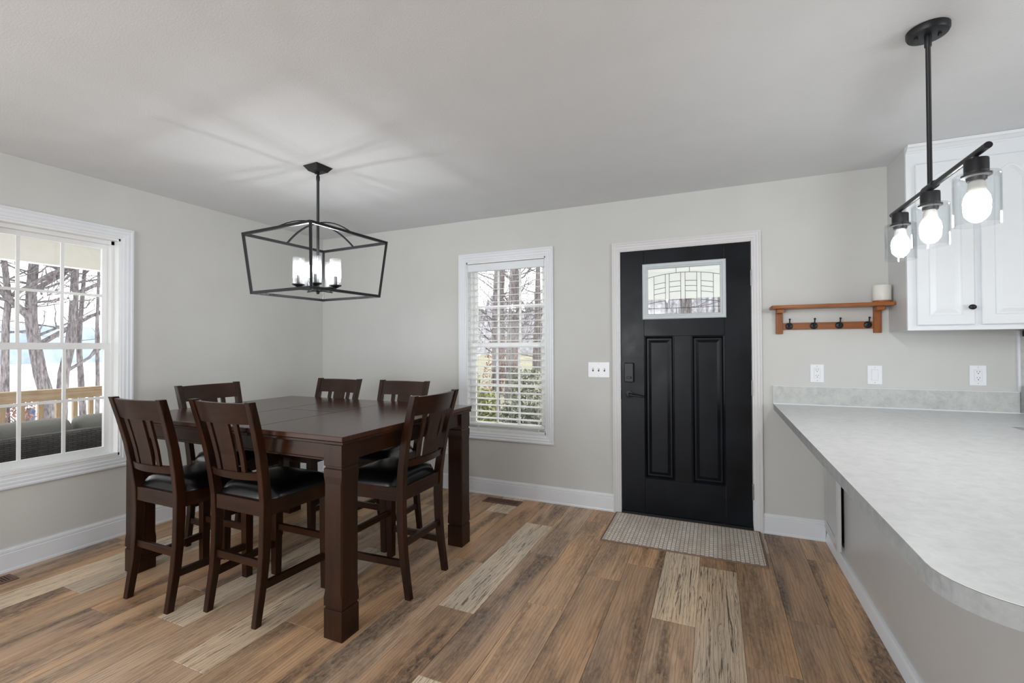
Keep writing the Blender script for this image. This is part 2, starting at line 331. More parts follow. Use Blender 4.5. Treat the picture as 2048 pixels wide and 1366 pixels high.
for ci in range(-1, 24):
    x0 = x_first + (ci + 1) * PW - PW; x1 = x0 + PW; idx = ci
    s = seam_at.get(idx, -rnd.uniform(0, PL))
    while s < -PL: s += PL
    y = s + PL if s < 0 else s
    cuts = []; yy = s
    while yy > -4.9: cuts.append(yy); yy -= PL
    ys = [0.012] + [c for c in cuts if c < 0.0] + [-4.9]
    xa, xb = max(x0, 0.0), min(x1, 4.49)
    if xb - xa < 0.02: continue
    for ya, yb in zip(ys, ys[1:]):
        if ya - yb < 0.02: continue
        o = obj('plank', plank_mesh(xb - xa, ya - yb), None, floor, loc=((xa + xb) / 2, (ya + yb) / 2, 0.0))
        pale = any(abs(yb - q) < 0.02 for q in pale_from.get(idx, []))
        c = rnd.choice(pales) if pale else rnd.choice(browns); k = rnd.uniform(0.93, 1.06)
        o.color = (c[0] * k, c[1] * k, c[2] * k, 0.85 if pale else rnd.choice((0.08, 0.2, 0.35, 0.5)))
far = obj('plank_field', MB().box(4.49, XR, -4.9, 0, -0.0045, 0.0).box(0, XR, YF, -4.9, -0.0045, 0.0), M['plank'], floor); far.color = browns[0][:3] + (0.3,); far['kind'] = 'stuff'

# baseboards
BP = [(0, 0), (0.016, 0), (0.016, 0.010), (0.0135, 0.018), (0.0135, 0.105), (0.010, 0.109), (0.0125, 0.113), (0.0115, 0.126), (0.008, 0.130), (0.007, 0.137), (0, 0.137)]
tag(obj('baseboard_left', MB().prism([(q[0], q[1]) for q in BP], 1, -3.78, 0.0), M['trim']), 'white moulded baseboard under the deck-side window', 'baseboard', kind='structure')
tag(obj('baseboard_back', MB().prism([(-q[0], q[1]) for q in BP], 0, 0.016, 3.056), M['trim']), 'white moulded baseboard between corner and front door', 'baseboard', kind='structure')
tag(obj('baseboard_back', MB().prism([(-q[0], q[1]) for q in BP], 0, 4.091, 4.452), M['trim']), 'short white baseboard between front door and peninsula', 'baseboard', kind='structure')

# ------------------------------------------------------------------ casing (mitred, profiled)
CP = [(0, 0), (0, 0.019), (0.010, 0.020), (0.016, 0.016), (0.030, 0.0165), (0.036, 0.013), (0.050, 0.0125), (0.056, 0.009), (0.066, 0.008), (0.066, 0)]   # (inwards, out of wall)
def casing_frame(place, u0, u1, z0, z1, w, sides='lrtb'):
    """pieces of mitred casing round u0..u1, z0..z1 (outer); place(u, out, z) -> xyz"""
    k = w / 0.066; out = []
    runs = {'t': ((u0, z1, 1, -1), (u1, z1, -1, -1)), 'b': ((u0, z0, 1, 1), (u1, z0, -1, 1)), 'l': ((u0, z0, 1, 1), (u0, z1, 1, -1)), 'r': ((u1, z0, -1, 1), (u1, z1, -1, -1))}
    for sd in sides:
        rings = []
        for (u, z, su, sz) in runs[sd]:
            flat = (sd in 'lr' and 'b' not in sides and z == z0)
            rings.append([place(u + su * q[0] * k, q[1], z + (0 if flat else sz * q[0] * k)) for q in CP])
        out.append(MB().loft(rings))
    return out

# ------------------------------------------------------------------ windows
def window(name, place, u0, u1, label, z0=0.56, z1=2.06):
    """double-hung window, 3 x 2 lights in each sash. place(u, depth outwards from the room face, z)"""
    root = thing(name, label, 'window', place(0.5 * (u0 + u1), 0, 0), kind='structure'); off = Vector(root.location)
    P = lambda u, d, z: tuple(Vector(place(u, d, z)) - off)
    def pbox(mb, ua, ub, da, db, za, zb):
        p, q = P(ua, da, za), P(ub, db, zb); lo = [min(a, b) for a, b in zip(p, q)]; hi = [max(a, b) for a, b in zip(p, q)]
        return mb.box(lo[0], hi[0], lo[1], hi[1], lo[2], hi[2])
    for mb in casing_frame(lambda u, o, z: P(u, -o, z), u0 - 0.066, u1 + 0.066, z0 - 0.078, z1 + 0.072, 0.072): obj('casing', mb, M['trim'], root)
    # jamb liner
    for a in ((u0, u0 + 0.016, z0, z1), (u1 - 0.016, u1, z0, z1), (u0, u1, z1 - 0.016, z1), (u0, u1, z0, z0 + 0.018)):
        obj('jamb', pbox(MB(), a[0], a[1], 0.0, 0.13, a[2], a[3]), M['vinyl'], root)
    for a in ((u0 + 0.016, u0 + 0.034), (u1 - 0.034, u1 - 0.016)):
        obj('track', pbox(MB(), a[0], a[1], 0.055, 0.12, z0 + 0.018, z1 - 0.016), M['vinyl'], root)
    obj('head', pbox(MB(), u0 + 0.016, u1 - 0.016, 0.055, 0.12, z1 - 0.04, z1 - 0.016), M['vinyl'], root)
    zm = 0.5 * (z0 + z1) - 0.012
    for nm, da, db, za, zb in (('upper_sash', 0.092, 0.116, zm - 0.004, z1 - 0.03), ('lower_sash', 0.06, 0.086, z0 + 0.018, zm + 0.036)):
        ua, ub = u0 + 0.03, u1 - 0.03; fs = 0.038; fb = 0.045 if nm == 'lower_sash' else 0.042; ft = 0.04
        mb = MB(); pbox(mb, ua, ua + fs, da, db, za, zb); pbox(mb, ub - fs, ub, da, db, za, zb); pbox(mb, ua + fs, ub - fs, da, db, za, za + fb); pbox(mb, ua + fs, ub - fs, da, db, zb - ft, zb)
        sash = obj(nm, mb, M['vinyl'], root); ga, gb, gz0, gz1 = ua + fs, ub - fs, za + fb, zb - ft; dm = 0.5 * (da + db); mw = 0.017
        us = [ga + (gb - ga) * k / 3 for k in range(4)]; zs = [gz0, 0.5 * (gz0 + gz1), gz1]
        for k in (1, 2): obj('muntin', pbox(MB(), us[k] - mw / 2, us[k] + mw / 2, dm - 0.006, dm + 0.006, gz0, gz1), M['vinyl'], sash)
        for k in range(3): obj('muntin', pbox(MB(), us[k] + (mw / 2 if k else 0), us[k + 1] - (mw / 2 if k < 2 else 0), dm - 0.006, dm + 0.006, zs[1] - mw / 2, zs[1] + mw / 2), M['vinyl'], sash)
        for i in range(3):
            for j in range(2):
                mb = MB(); mb.face([P(us[i] + 0.004, dm, zs[j] + 0.004), P(us[i + 1] - 0.004, dm, zs[j] + 0.004), P(us[i + 1] - 0.004, dm, zs[j + 1] - 0.004), P(us[i] + 0.004, dm, zs[j + 1] - 0.004)])
                obj('pane', mb, M['glass'], sash)
    return root
window('window_1', lambda u, d, z: (-d, u, z), W1H[0], W1H[1], 'white double-hung window facing the deck, lake and trees')
window('window_2', lambda u, d, z: (u, d, z), W2H[0], W2H[1], 'white double-hung window behind horizontal blinds beside the front door')

# horizontal blind in window_2
bl = thing('window_blind', 'white horizontal slat blind hanging in the window beside the front door', 'blind', (2.115, 0.028, 0.6))
obj('valance', B(-0.368, 0.368, -0.028, 0.0, 1.372, 1.440, bev=0.004), M['trim'], bl)
obj('headrail', B(-0.365, 0.365, 0.0, 0.022, 1.395, 1.440), M['trim'], bl)
sl = finish(MB().loft([[(-0.364, 0.024 * math.cos(R(8)) * s, 0.0028 * (1 - s * s) + 0.024 * math.sin(R(8)) * s + dz) for s in (-1, -0.5, 0, 0.5, 1)] + [(-0.364, 0.024 * math.cos(R(8)) * s, 0.0028 * (1 - s * s) + 0.024 * math.sin(R(8)) * s - dz) for s in (1, 0.5, 0, -0.5, -1)] for dz in (0.0014,)] +
    [[(0.364, 0.024 * math.cos(R(8)) * s, 0.0028 * (1 - s * s) + 0.024 * math.sin(R(8)) * s + dz) for s in (-1, -0.5, 0, 0.5, 1)] + [(0.364, 0.024 * math.cos(R(8)) * s, 0.0028 * (1 - s * s) + 0.024 * math.sin(R(8)) * s - dz) for s in (1, 0.5, 0, -0.5, -1)] for dz in (0.0014,)]), 'slat', M['blind'])
for k in range(23): obj('slat', sl, None, bl, loc=(0, 0, 1.325 - k * 0.0572))
obj('bottom_rail', B(-0.364, 0.364, -0.024, 0.024, 0.0, 0.022, bev=0.004), M['blind'], bl)
for x in (-0.262, 0.036, 0.312):
    for yy in (-0.0245, 0.0245): obj('ladder_cord', MB().tube([(x, yy, 0.02), (x, yy, 1.40)], 0.0012, 6), M['blind'], bl)
    obj('pull_tassel', MB().lathe([(0.002, -0.035), (0.006, -0.03), (0.003, 0.0)], (x, -0.026), 8), M['candle'], bl)
obj('tilt_wand', MB().tube([(-0.325, -0.030, 1.375), (-0.268, -0.036, 0.91)], 0.003, 8), M['candle'], bl)

# ------------------------------------------------------------------ front door
dr = thing('door_1', 'blue-black front door with a leaded glass lite and two raised panels', 'door', (3.573, 0, 0), kind='structure')
X = lambda x: x - 3.573
for mb in casing_frame(lambda u, o, z: (X(u), -o, z), 3.056, 4.091, 0.0, 2.106, 0.060, 'lrt'): obj('casing', mb, M['casing'], dr)
for a in ((3.098, 3.116, 0, 2.055), (4.030, 4.048, 0, 2.055)): obj('jamb', B(X(a[0]), X(a[1]), 0.0, T, a[2], a[3]), M['casing'], dr)
obj('jamb', B(X(3.116), X(4.030), 0.0, T, 2.037, 2.055), M['casing'], dr)
obj('threshold', B(X(3.116), X(4.030), -0.012, T, 0.0, 0.022, bev=0.003), M['black_metal'], dr)
y0, y1 = 0.003, 0.047; xs = (3.119, 3.294, 3.512, 3.631, 3.856, 4.027)
def dbox(n, a, b, z0, z1, ya=y0, bev=0.0012): return obj(n, B(X(a) + 0.0004, X(b) - 0.0004, ya, y1, z0, z1, bev=bev), M['door'], dr)
dbox('stile', xs[0], xs[1], 0.024, 2.034); dbox('stile', xs[4], xs[5], 0.024, 2.034)
dbox('rail', xs[1], xs[4], 1.905, 2.034); dbox('rail', xs[1], xs[4], 1.376, 1.525); dbox('rail', xs[1], xs[4], 0.024, 0.290)
dbox('mullion', xs[2], xs[3], 0.290, 1.376)
for a, b in ((xs[1], xs[2]), (xs[3], xs[4])):
    ring = lambda i, y: [(X(a) + i, y, 0.290 + i), (X(b) - i, y, 0.290 + i), (X(b) - i, y, 1.376 - i), (X(a) + i, y, 1.376 - i)]
    obj('panel', MB().loft([ring(0, y1 - 0.004), ring(0, y0 + 0.001), ring(0.010, y0 - 0.003), ring(0.020, y0 + 0.014), ring(0.032, y0 + 0.014), ring(0.052, y0 + 0.004)]), M['door'], dr)
# leaded lite
lf = MB(); 
ringL = lambda i, y: [(X(3.285) + i, y, 1.503 + i), (X(3.868) - i, y, 1.503 + i), (X(3.868) - i, y, 1.926 - i), (X(3.285) + i, y, 1.926 - i)]
lf.loft([ringL(0, y0), ringL(0, -0.006), ringL(0.006, -0.011), ringL(0.022, -0.011), ringL(0.027, -0.006), ringL(0.034, -0.006), ringL(0.040, 0.004), ringL(0.040, 0.02)], cap=False)
lite = obj('lite_frame', lf, M['lite'], dr)
arch = lambda x: 1.851 - 0.47 * (x - 3.577) ** 2
low = lambda x: 1.649 - 0.43 * (x - 3.577) ** 2
base = lambda x: 1.585
zb, zt = 1.543, 1.886; xl, xr = 3.325, 3.828; YG = 0.016
V = [3.369, 3.452, 3.480, 3.561, 3.592, 3.673, 3.702, 3.785]
def came(pts): obj('came', MB().tube([(X(p[0]), YG, p[1]) for p in pts], 0.0019, 6), M['lead'], lite)
def arc(f, a, b, n=8): return [(a + (b - a) * k / n, f(a + (b - a) * k / n)) for k in range(n + 1)]
came(arc(arch, xl, xr, 16)); came([(xl, base(0)), (xr, base(0))])
for x in V: came([(x, base(x)), (x, arch(x))])
for x in (3.369, 3.785, 3.529, 3.623): came([(x, zb), (x, base(x))])
came([(3.529, arch(3.529)), (3.529, zt)]); came([(3.623, arch(3.623)), (3.623, zt)])
def pane(corner_fn_lo, corner_fn_hi, a, b, n=3):
    pts = [(X(a + (b - a) * k / n), YG, corner_fn_lo(a + (b - a) * k / n)) for k in range(n + 1)] + [(X(b - (b - a) * k / n), YG, corner_fn_hi(b - (b - a) * k / n)) for k in range(n + 1)]
    mb = MB(); mb.face(pts); obj('pane', mb, M['door_glass'], lite)
fz = lambda d: (lambda x: arch(x) - d)
for a, b in ((V[0], V[1]), (V[2], V[3]), (V[4], V[5]), (V[6], V[7])):
    fs = [arch, fz(0.063), fz(0.102), fz(0.140), low, base]
    for hi, lo in zip(fs, fs[1:]):
        pane(lo, hi, a, b)
        if lo is not base: came(arc(lo, a, b, 4))
for a, b in ((V[1], V[2]), (V[3], V[4]), (V[5], V[6])): pane(base, arch, a, b)
for a, b in ((xl, V[0]), (V[7], xr)): pane(low, arch, a, b); pane(base, low, a, b); came(arc(low, a, b, 3))
for a, b in ((xl, 3.529), (3.529, 3.623), (3.623, xr)): pane(arch, lambda x: zt, a, b, 6)
for a, b in ((xl, 3.369), (3.369, 3.529), (3.529, 3.623), (3.623, 3.785), (3.785, xr)): pane(lambda x: zb, base, a, b)
# hardware
kp = obj('keypad_lock', B(X(3.146), X(3.216), -0.024, y0, 1.020, 1.170, bev=0.006, seg=2), M['black_metal'], dr)
obj('thumb_turn', B(X(3.165), X(3.200), -0.040, -0.024, 1.048, 1.064, bev=0.003), M['black_metal'], kp)
lv = obj('lever_handle', MB().lathe([(0.03, 0), (0.03, 0.008), (0.012, 0.012), (0.012, 0.045)], n=20), M['black_metal'], dr, smooth=40, loc=(X(3.180), y0, 0.925)); lv.rotation_euler = (R(90), 0, 0)
obj('lever_arm', MB().tube([(0, 0, 0.045), (0.02, 0.0, 0.050), (0.065, -0.006, 0.050), (0.112, -0.014, 0.047)], [0.011, 0.010, 0.008, 0.007], 10), M['black_metal'], lv, smooth=60)
obj('strike_plate', B(X(3.108), X(3.120), -0.006, 0.004, 0.885, 0.960, bev=0.002), M['black_metal'], dr)
for z in (0.275, 1.001, 1.776):
    h = obj('hinge', MB().lathe([(0.0065, -0.055), (0.0065, 0.055)], n=12), M['steel'], dr, smooth=40, loc=(X(4.0285), -0.006, z))
    obj('hinge_leaf', B(-0.004, 0.014, 0.0, 0.006, -0.05, 0.05), M['steel'], h)

# ------------------------------------------------------------------ dining table
tb = thing('dining_table', 'large square-legged dark brown dining table with a butterfly leaf seam', 'table', (1.457, -1.51, 0))
tx0, tx1, ty0, ty1 = 0.618 - 1.457, 2.296 - 1.457, -2.097 + 1.51, -0.923 + 1.51
s1, s2 = 1.235 - 1.457, 1.682 - 1.457
for a, b, c, d in ((tx0, s1, ty0, ty1), (s2, tx1, ty0, ty1), (s1, s2, ty0, 0.0), (s1, s2, 0.0, ty1)):
    obj('top_panel', B(a + 0.0006, b - 0.0006, c + 0.0006, d - 0.0006, 0.882, 0.905, bev=0.0022), M['top_wood'], tb)
for a, b in ((tx0, s1), (s1, s2), (s2, tx1)):
    obj('edge_moulding', B(a + 0.0008, b - 0.0008, ty0 + 0.006, ty1 - 0.006, 0.866, 0.882, bev=0.003), M['wood_x'], tb)
ax0, ax1, ay0, ay1 = tx0 + 0.028, tx1 - 0.028, ty0 + 0.028, ty1 - 0.028
for a in ((ax0, ax1, ay0, ay0 + 0.022), (ax0, ax1, ay1 - 0.022, ay1)):
    ap = obj('apron', B(*a, 0.786, 0.866, bev=0.001), M['wood_x'], tb); s_ = -1 if a[2] < 0 else 1; yo = a[2] if s_ < 0 else a[3]
    obj('bead', B(a[0], a[1], min(yo, yo + s_ * 0.006), max(yo, yo + s_ * 0.006), 0.788, 0.797, bev=0.002), M['wood_x'], ap)
for a in ((ax0, ax0 + 0.022, ay0 + 0.022, ay1 - 0.022), (ax1 - 0.022, ax1, ay0 + 0.022, ay1 - 0.022)): obj('apron', B(*a, 0.786, 0.866, bev=0.001), M['wood_y'], tb)
def sq(h, z): return [(-h, -h, z), (h, -h, z), (h, h, z), (-h, h, z)]
def oc(h, c, z): return [(-h + c, -h, z), (h - c, -h, z), (h, -h + c, z), (h, h - c, z), (h - c, h, z), (-h + c, h, z), (-h, h - c, z), (-h, -h + c, z)]
LH = 0.0535
leg_me = finish(MB().loft([oc(LH - 0.005, 0.001, 0.130), oc(LH - 0.005, 0.001, 0.140), oc(LH, 0.0012, 0.145), oc(LH, 0.0012, 0.180), oc(LH - 0.001, 0.007, 0.215), oc(LH - 0.001, 0.007, 0.690), oc(LH, 0.0012, 0.722), oc(LH, 0.0012, 0.755), oc(LH - 0.005, 0.001, 0.760), oc(LH - 0.005, 0.001, 0.769)]), 'leg', M['wood_v'])
foot_me = finish(B(-LH, LH, -LH, LH, 0.0, 0.132, bev=0.002), 'foot_block', M['wood_v'])
head_me = finish(B(-LH, LH, -LH, LH, 0.768, 0.866, bev=0.002), 'head_block', M['wood_v'])
for x in (0.686, 2.2305):
    for yv in (-2.0335, -0.987):
        lg = obj('leg', leg_me, None, tb, loc=(x - 1.457, yv + 1.51, 0)); obj('foot_block', foot_me, None, lg); obj('head_block', head_me, None, lg)

# ------------------------------------------------------------------ counter chairs (local: front is +y, y = 0 at the back of the posts at seat height)
def make_chair():
    ch = thing('dining_chair', '', 'chair')
    prof = [(0.0, -0.040, 0.034), (0.10, -0.026, 0.037), (0.20, -0.012, 0.040), (0.32, -0.003, 0.043), (0.45, 0.0, 0.046), (0.57, -0.002, 0.046), (0.68, -0.015, 0.044), (0.80, -0.034, 0.041), (0.93, -0.064, 0.038), (1.050, -0.096, 0.035)]
    def hw(z): return 0.187 + (0.003 * z / 0.5 if z < 0.5 else 0.003 + 0.028 * (z - 0.5) / 0.55)
    def yb(z):
        for (za, a, da), (zb_, b, db) in zip(prof, prof[1:]):
            if za <= z <= zb_: k = (z - za) / (zb_ - za); return a + (b - a) * k, da + (db - da) * k
        return prof[-1][1:]
    for s in (-1, 1):
        rings = []
        for z, y, d in prof:
            xo, xi = s * hw(z), s * (hw(z) - (0.034 if z > 0.1 else 0.031)); c = 0.003
            lo, hi = min(xo, xi), max(xo, xi)
            rings.append([(lo + c, y, z), (hi - c, y, z), (hi, y + c, z), (hi, y + d - c, z), (hi - c, y + d, z), (lo + c, y + d, z), (lo, y + d - c, z), (lo, y + c, z)])
        obj('back_post', MB().loft(rings), M['wood_v'], ch)
    # front legs, taper outwards slightly
    for s in (-1, 1):
        xo = s * 0.2165
        rings = [[(xo - s * 0.008 - s * w, 0.357 + e, z), (xo - s * 0.008, 0.357 + e, z), (xo - s * 0.008, 0.401 - e, z), (xo - s * 0.008 - s * w, 0.401 - e, z)] if z > 0.1 else [(xo - s * w - s * 0.008, 0.360, z), (xo - s * 0.008, 0.360, z), (xo - s * 0.008, 0.398, z), (xo - s * w - s * 0.008, 0.398, z)] for z, w, e in ((0.0, 0.036, 0), (0.3, 0.042, 0), (0.5, 0.044, 0), (0.568, 0.044, 0))]
        obj('leg', MB().loft(rings), M['wood_v'], ch)
    # seat frame rails
    obj('seat_rail', B(-0.158, 0.158, 0.006, 0.030, 0.498, 0.570, bev=0.002), M['wood_x'], ch)
    obj('seat_rail', B(-0.165, 0.165, 0.372, 0.396, 0.498, 0.570, bev=0.002), M['wood_x'], ch)
    for s in (-1, 1):
        P = [(s * 0.188, 0.044), (s * 0.2075, 0.358), (s * 0.1835, 0.358), (s * 0.164, 0.044)]
        obj('seat_rail', MB().prism(P, 2, 0.498, 0.570), M['wood_y'], ch)
    # padded seat, domed
    N = 12; mb = MB(); rings = []
    for i in range(N + 1):
        v = i / N; y = 0.026 + 0.386 * v; row = []
        wy = 0.190 + 0.028 * v - (0.032 * max(0, 0.14 - v) / 0.14 if v < 0.14 else 0)
        for j in range(N + 1):
            u = -1 + 2 * j / N; e = (1 - abs(u) ** 4) * (1 - abs(2 * v - 1) ** 4)
            row.append((u * wy, y, 0.574 + 0.058 * max(0, e) ** 0.33))
        rings.append(row)
    vs = [[mb.bm.verts.new(p) for p in r] for r in rings]
    for i in range(N):
        for j in range(N): mb.bm.faces.new((vs[i][j], vs[i][j + 1], vs[i + 1][j + 1], vs[i + 1][j]))
    rim = [vs[0][j] for j in range(N + 1)] + [vs[i][N] for i in range(1, N + 1)] + [vs[N][j] for j in range(N - 1, -1, -1)] + [vs[i][0] for i in range(N - 1, 0, -1)]
    lowr = [mb.bm.verts.new((v.co.x, v.co.y, 0.5695)) for v in rim]
    for i in range(len(rim)): k = (i + 1) % len(rim); mb.bm.faces.new((rim[i], rim[k], lowr[k], lowr[i]))
    mb.bm.faces.new(lowr)
    obj('seat', mb, M['leather'], ch, smooth=60)
    # crest and lower rail, bowed backwards
    def rail(name, z0, z1, bow, th, inset):
        rings = []; n = 12
        for k in range(n + 1):
            u = -1 + 2 * k / n; ring = []
            for (z, f) in ((z0, 0), (z1, 0), (z1, 1), (z0, 1)):
                yy, d = yb(z); w = hw(z) - inset
                ring.append((u * w, yy + d * 0.5 - th / 2 - bow * (1 - u * u) + f * th, z))
            rings.append(ring)
        return obj(name, MB().loft(rings), M['wood_x'], ch, smooth=30)
    rail('crest_rail', 0.944, 1.044, 0.026, 0.022, 0.031); rail('lower_rail', 0.672, 0.708, 0.026, 0.024, 0.031)
    def slat(name, xc, w):
        rings = []
        for z in (0.704, 0.79, 0.87, 0.948):
            yy, d = yb(z); u = xc / hw(z); b = 0.026 * (1 - u * u); c = yy + d / 2 - b; k = 1 + 0.10 * (z - 0.70) / 0.25
            rings.append([(xc * k - w * k / 2, c - 0.006, z), (xc * k + w * k / 2, c - 0.006, z), (xc * k + w * k / 2, c + 0.006, z), (xc * k - w * k / 2, c + 0.006, z)])
        obj(name, MB().loft(rings), M['wood_v'], ch)
    slat('splat', 0.0, 0.098); slat('slat', -0.086, 0.026); slat('slat', 0.086, 0.026)
    # stretchers
    obj('stretcher', B(-0.158, 0.158, 0.006, 0.026, 0.254, 0.290, bev=0.002), M['wood_x'], ch)
    obj('stretcher', B(-0.168, 0.168, 0.370, 0.390, 0.254, 0.290, bev=0.002), M['wood_x'], ch)
    for s in (-1, 1): obj('stretcher', MB().prism([(s * 0.182, 0.022), (s * 0.202, 0.360), (s * 0.182, 0.360), (s * 0.162, 0.022)], 2, 0.157, 0.192), M['wood_y'], ch)
    return ch
proto = make_chair()
spots = [((1.1505, -2.218, 0), 0, 'dark brown slat-back chair nearest the deck window, black padded seat'),
         ((1.656, -2.130, 0), 0, 'dark brown chair at the table front, beside the big near table leg'),
         ((2.314, -1.503, 0), 90, 'dark brown chair at the table end nearest the front door, pulled half out'),
         ((0.632, -1.553, 0), -90, 'dark brown chair at the table end against the deck-side wall'),
         ((1.040, -0.902, 0), 180, 'dark brown chair behind the table, in front of the room corner'),
         ((1.667, -0.897, 0), 180, 'dark brown chair behind the table, closer to the blind-covered window')]
for i, (loc, rz, lab) in enumerate(spots):
    o = proto if i == 0 else copy_tree(proto)
    o.location = loc; o.rotation_euler = (0, 0, R(rz)); tag(o, lab, 'chair', 'dining chairs round the table')

# ------------------------------------------------------------------ lantern chandelier
cd = thing('chandelier', 'black open-frame lantern chandelier with five seeded glass candle lights', 'chandelier', (1.504, -1.485, H))
cd.rotation_euler = (0, 0, R(-3.5)); BM_ = M['black_metal']
cn = obj('canopy', MB().loft([sq(0.040, -0.032), sq(0.062, -0.001)]), BM_, cd)
for s in (-1, 1): obj('screw', MB().lathe([(0.004, -0.042), (0.006, -0.038), (0.005, -0.030)], (s * 0.022, 0.0), 10), BM_, cn, smooth=50)
obj('stem', MB().lathe([(0.0085, -0.79), (0.0085, -0.09), (0.011, -0.085), (0.011, -0.06), (0.008, -0.055), (0.008, -0.030)], n=14), BM_, cd, smooth=40)
zt_, zb_ = 1.985 - H, 1.632 - H; ht, hb = 0.296, 0.262; bw = 0.0155
ct = [(-ht, -ht), (ht, -ht), (ht, ht), (-ht, ht)]; cbm = [(-hb, -hb), (hb, -hb), (hb, hb), (-hb, hb)]
for i in range(4):
    j = (i + 1) % 4
    obj('cage_bar', MB().bar((*ct[i], zt_), (*ct[j], zt_), bw), BM_, cd); obj('cage_bar', MB().bar((*cbm[i], zb_), (*cbm[j], zb_), bw), BM_, cd)
    obj('cage_bar', MB().bar((*ct[i], zt_ + bw / 2), (*cbm[i], zb_ - bw / 2), bw, up=(ct[i][0], ct[i][1], 0)), BM_, cd)
def strap(pts, w, h, side):
    rings = []; 
    for i, p in enumerate(pts):
        a, b = Vector(pts[max(0, i - 1)]), Vector(pts[min(len(pts) - 1, i + 1)]); d = (b - a).normalized(); u = Vector(side); v = d.cross(u).normalized(); p = Vector(p)
        rings.append([p + u * w / 2 + v * h / 2, p - u * w / 2 + v * h / 2, p - u * w / 2 - v * h / 2, p + u * w / 2 - v * h / 2])
    return MB().loft(rings)
for ax in (0, 1):
    pts = []
    for k in range(17):
        u = -1 + k / 8; zz = zt_ + 0.098 * (1 - abs(u) ** 2.2)
        pts.append((u * ht, 0, zz) if ax == 0 else (0, u * ht, zz + 0.0004))
    obj('arch_strap', strap(pts, 0.012, 0.006, (0, 1, 0) if ax == 0 else (1, 0, 0)), BM_, cd)
obj('hub', MB().lathe([(0.006, -0.805), (0.010, -0.800), (0.010, -0.792), (0.028, -0.788), (0.028, -0.776), (0.010, -0.770), (0.010, -0.755)], n=18), BM_, cd, smooth=40)
for k in range(5):
    a = R(-47 + 72 * k) ; r = 0.112; cx, cy = r * math.cos(a), r * math.sin(a); zb2 = 1.690 - H
    arm = obj('arm', MB().bar((0.02 * math.cos(a), 0.02 * math.sin(a), -0.782), (cx * 1.12, cy * 1.12, -0.782), 0.012, 0.006).lathe([(0.006, -0.782), (0.006, zb2 - 0.006)], (cx, cy), 10), BM_, cd)
    obj('cup', MB().lathe([(0.012, zb2 - 0.018), (0.022, zb2 - 0.012), (0.037, zb2 - 0.004), (0.037, zb2)], (cx, cy), 20), BM_, arm, smooth=40)
    obj('candle_sleeve', MB().lathe([(0.0105, zb2), (0.0105, zb2 + 0.058)], (cx, cy), 14), BM_, arm, smooth=40)
    obj('bulb', MB().lathe([(0.007, zb2 + 0.058), (0.011, zb2 + 0.072), (0.0135, zb2 + 0.086), (0.0105, zb2 + 0.108), (0.0045, zb2 + 0.130), (0.001, zb2 + 0.142)], (cx, cy), 14), M['flame_bulb'], arm, smooth=80)
    obj('glass_shade', MB().lathe([(0.0345, zb2 + 0.001), (0.0345, zb2 + 0.163), (0.0325, zb2 + 0.163), (0.0325, zb2 + 0.001)], (cx, cy), 28, cap=False), M['seeded'], arm, smooth=40)

# ------------------------------------------------------------------ bar pendant over the peninsula
pd = thing('pendant_light', 'black bar pendant with three clear glass cylinder shades and lit bulbs', 'pendant light', (4.503, -1.524, H))
cp = obj('canopy', MB().lathe([(0.050, -0.026), (0.058, -0.024), (0.062, -0.016), (0.062, -0.001)], n=36), BM_, pd, smooth=40)
for s in (-1, 1): obj('screw', MB().lathe([(0.005, -0.034), (0.006, -0.032), (0.006, -0.024)], (s * 0.034, 0), 10), BM_, cp, smooth=50)
obj('stem', MB().lathe([(0.0075, -0.575), (0.0075, -0.068), (0.0105, -0.064), (0.0105, -0.026)], n=14), BM_, pd, smooth=40)
obj('bar', MB().tube([(0, -0.385, -0.575), (0, 0.385, -0.575)], 0.010, 14), BM_, pd, smooth=40)
obj('bar_collar', MB().tube([(0, -0.042, -0.575), (0, 0.042, -0.575)], 0.014, 14), BM_, pd, smooth=40)
for yy in (-0.318, 0.0, 0.292):
    sk = obj('socket', MB().lathe([(0.006, -0.580), (0.006, -0.590), (0.027, -0.592), (0.028, -0.596), (0.028, -0.634), (0.034, -0.637), (0.034, -0.643), (0.024, -0.646), (0.022, -0.656)], (0, yy), 24), BM_, pd, smooth=35)
    obj('glass_shade', MB().lathe([(0.029, -0.6365), (0.049, -0.6365), (0.053, -0.640), (0.053, -0.786), (0.0505, -0.786), (0.0505, -0.643), (0.029, -0.6395)], (0, yy), 36, cap=False), M['shade_glass'], sk, smooth=35)
    obj('bulb_neck', MB().lathe([(0.014, -0.655), (0.019, -0.662), (0.022, -0.690)], (0, yy), 20), M['candle'], sk, smooth=50)
    obj('bulb', MB().lathe([(0.022, -0.6895), (0.0285, -0.703), (0.0315, -0.721), (0.0285, -0.740), (0.019, -0.753), (0.008, -0.760), (0.001, -0.7605)], (0, yy), 24), M['bulb'], sk, smooth=80)

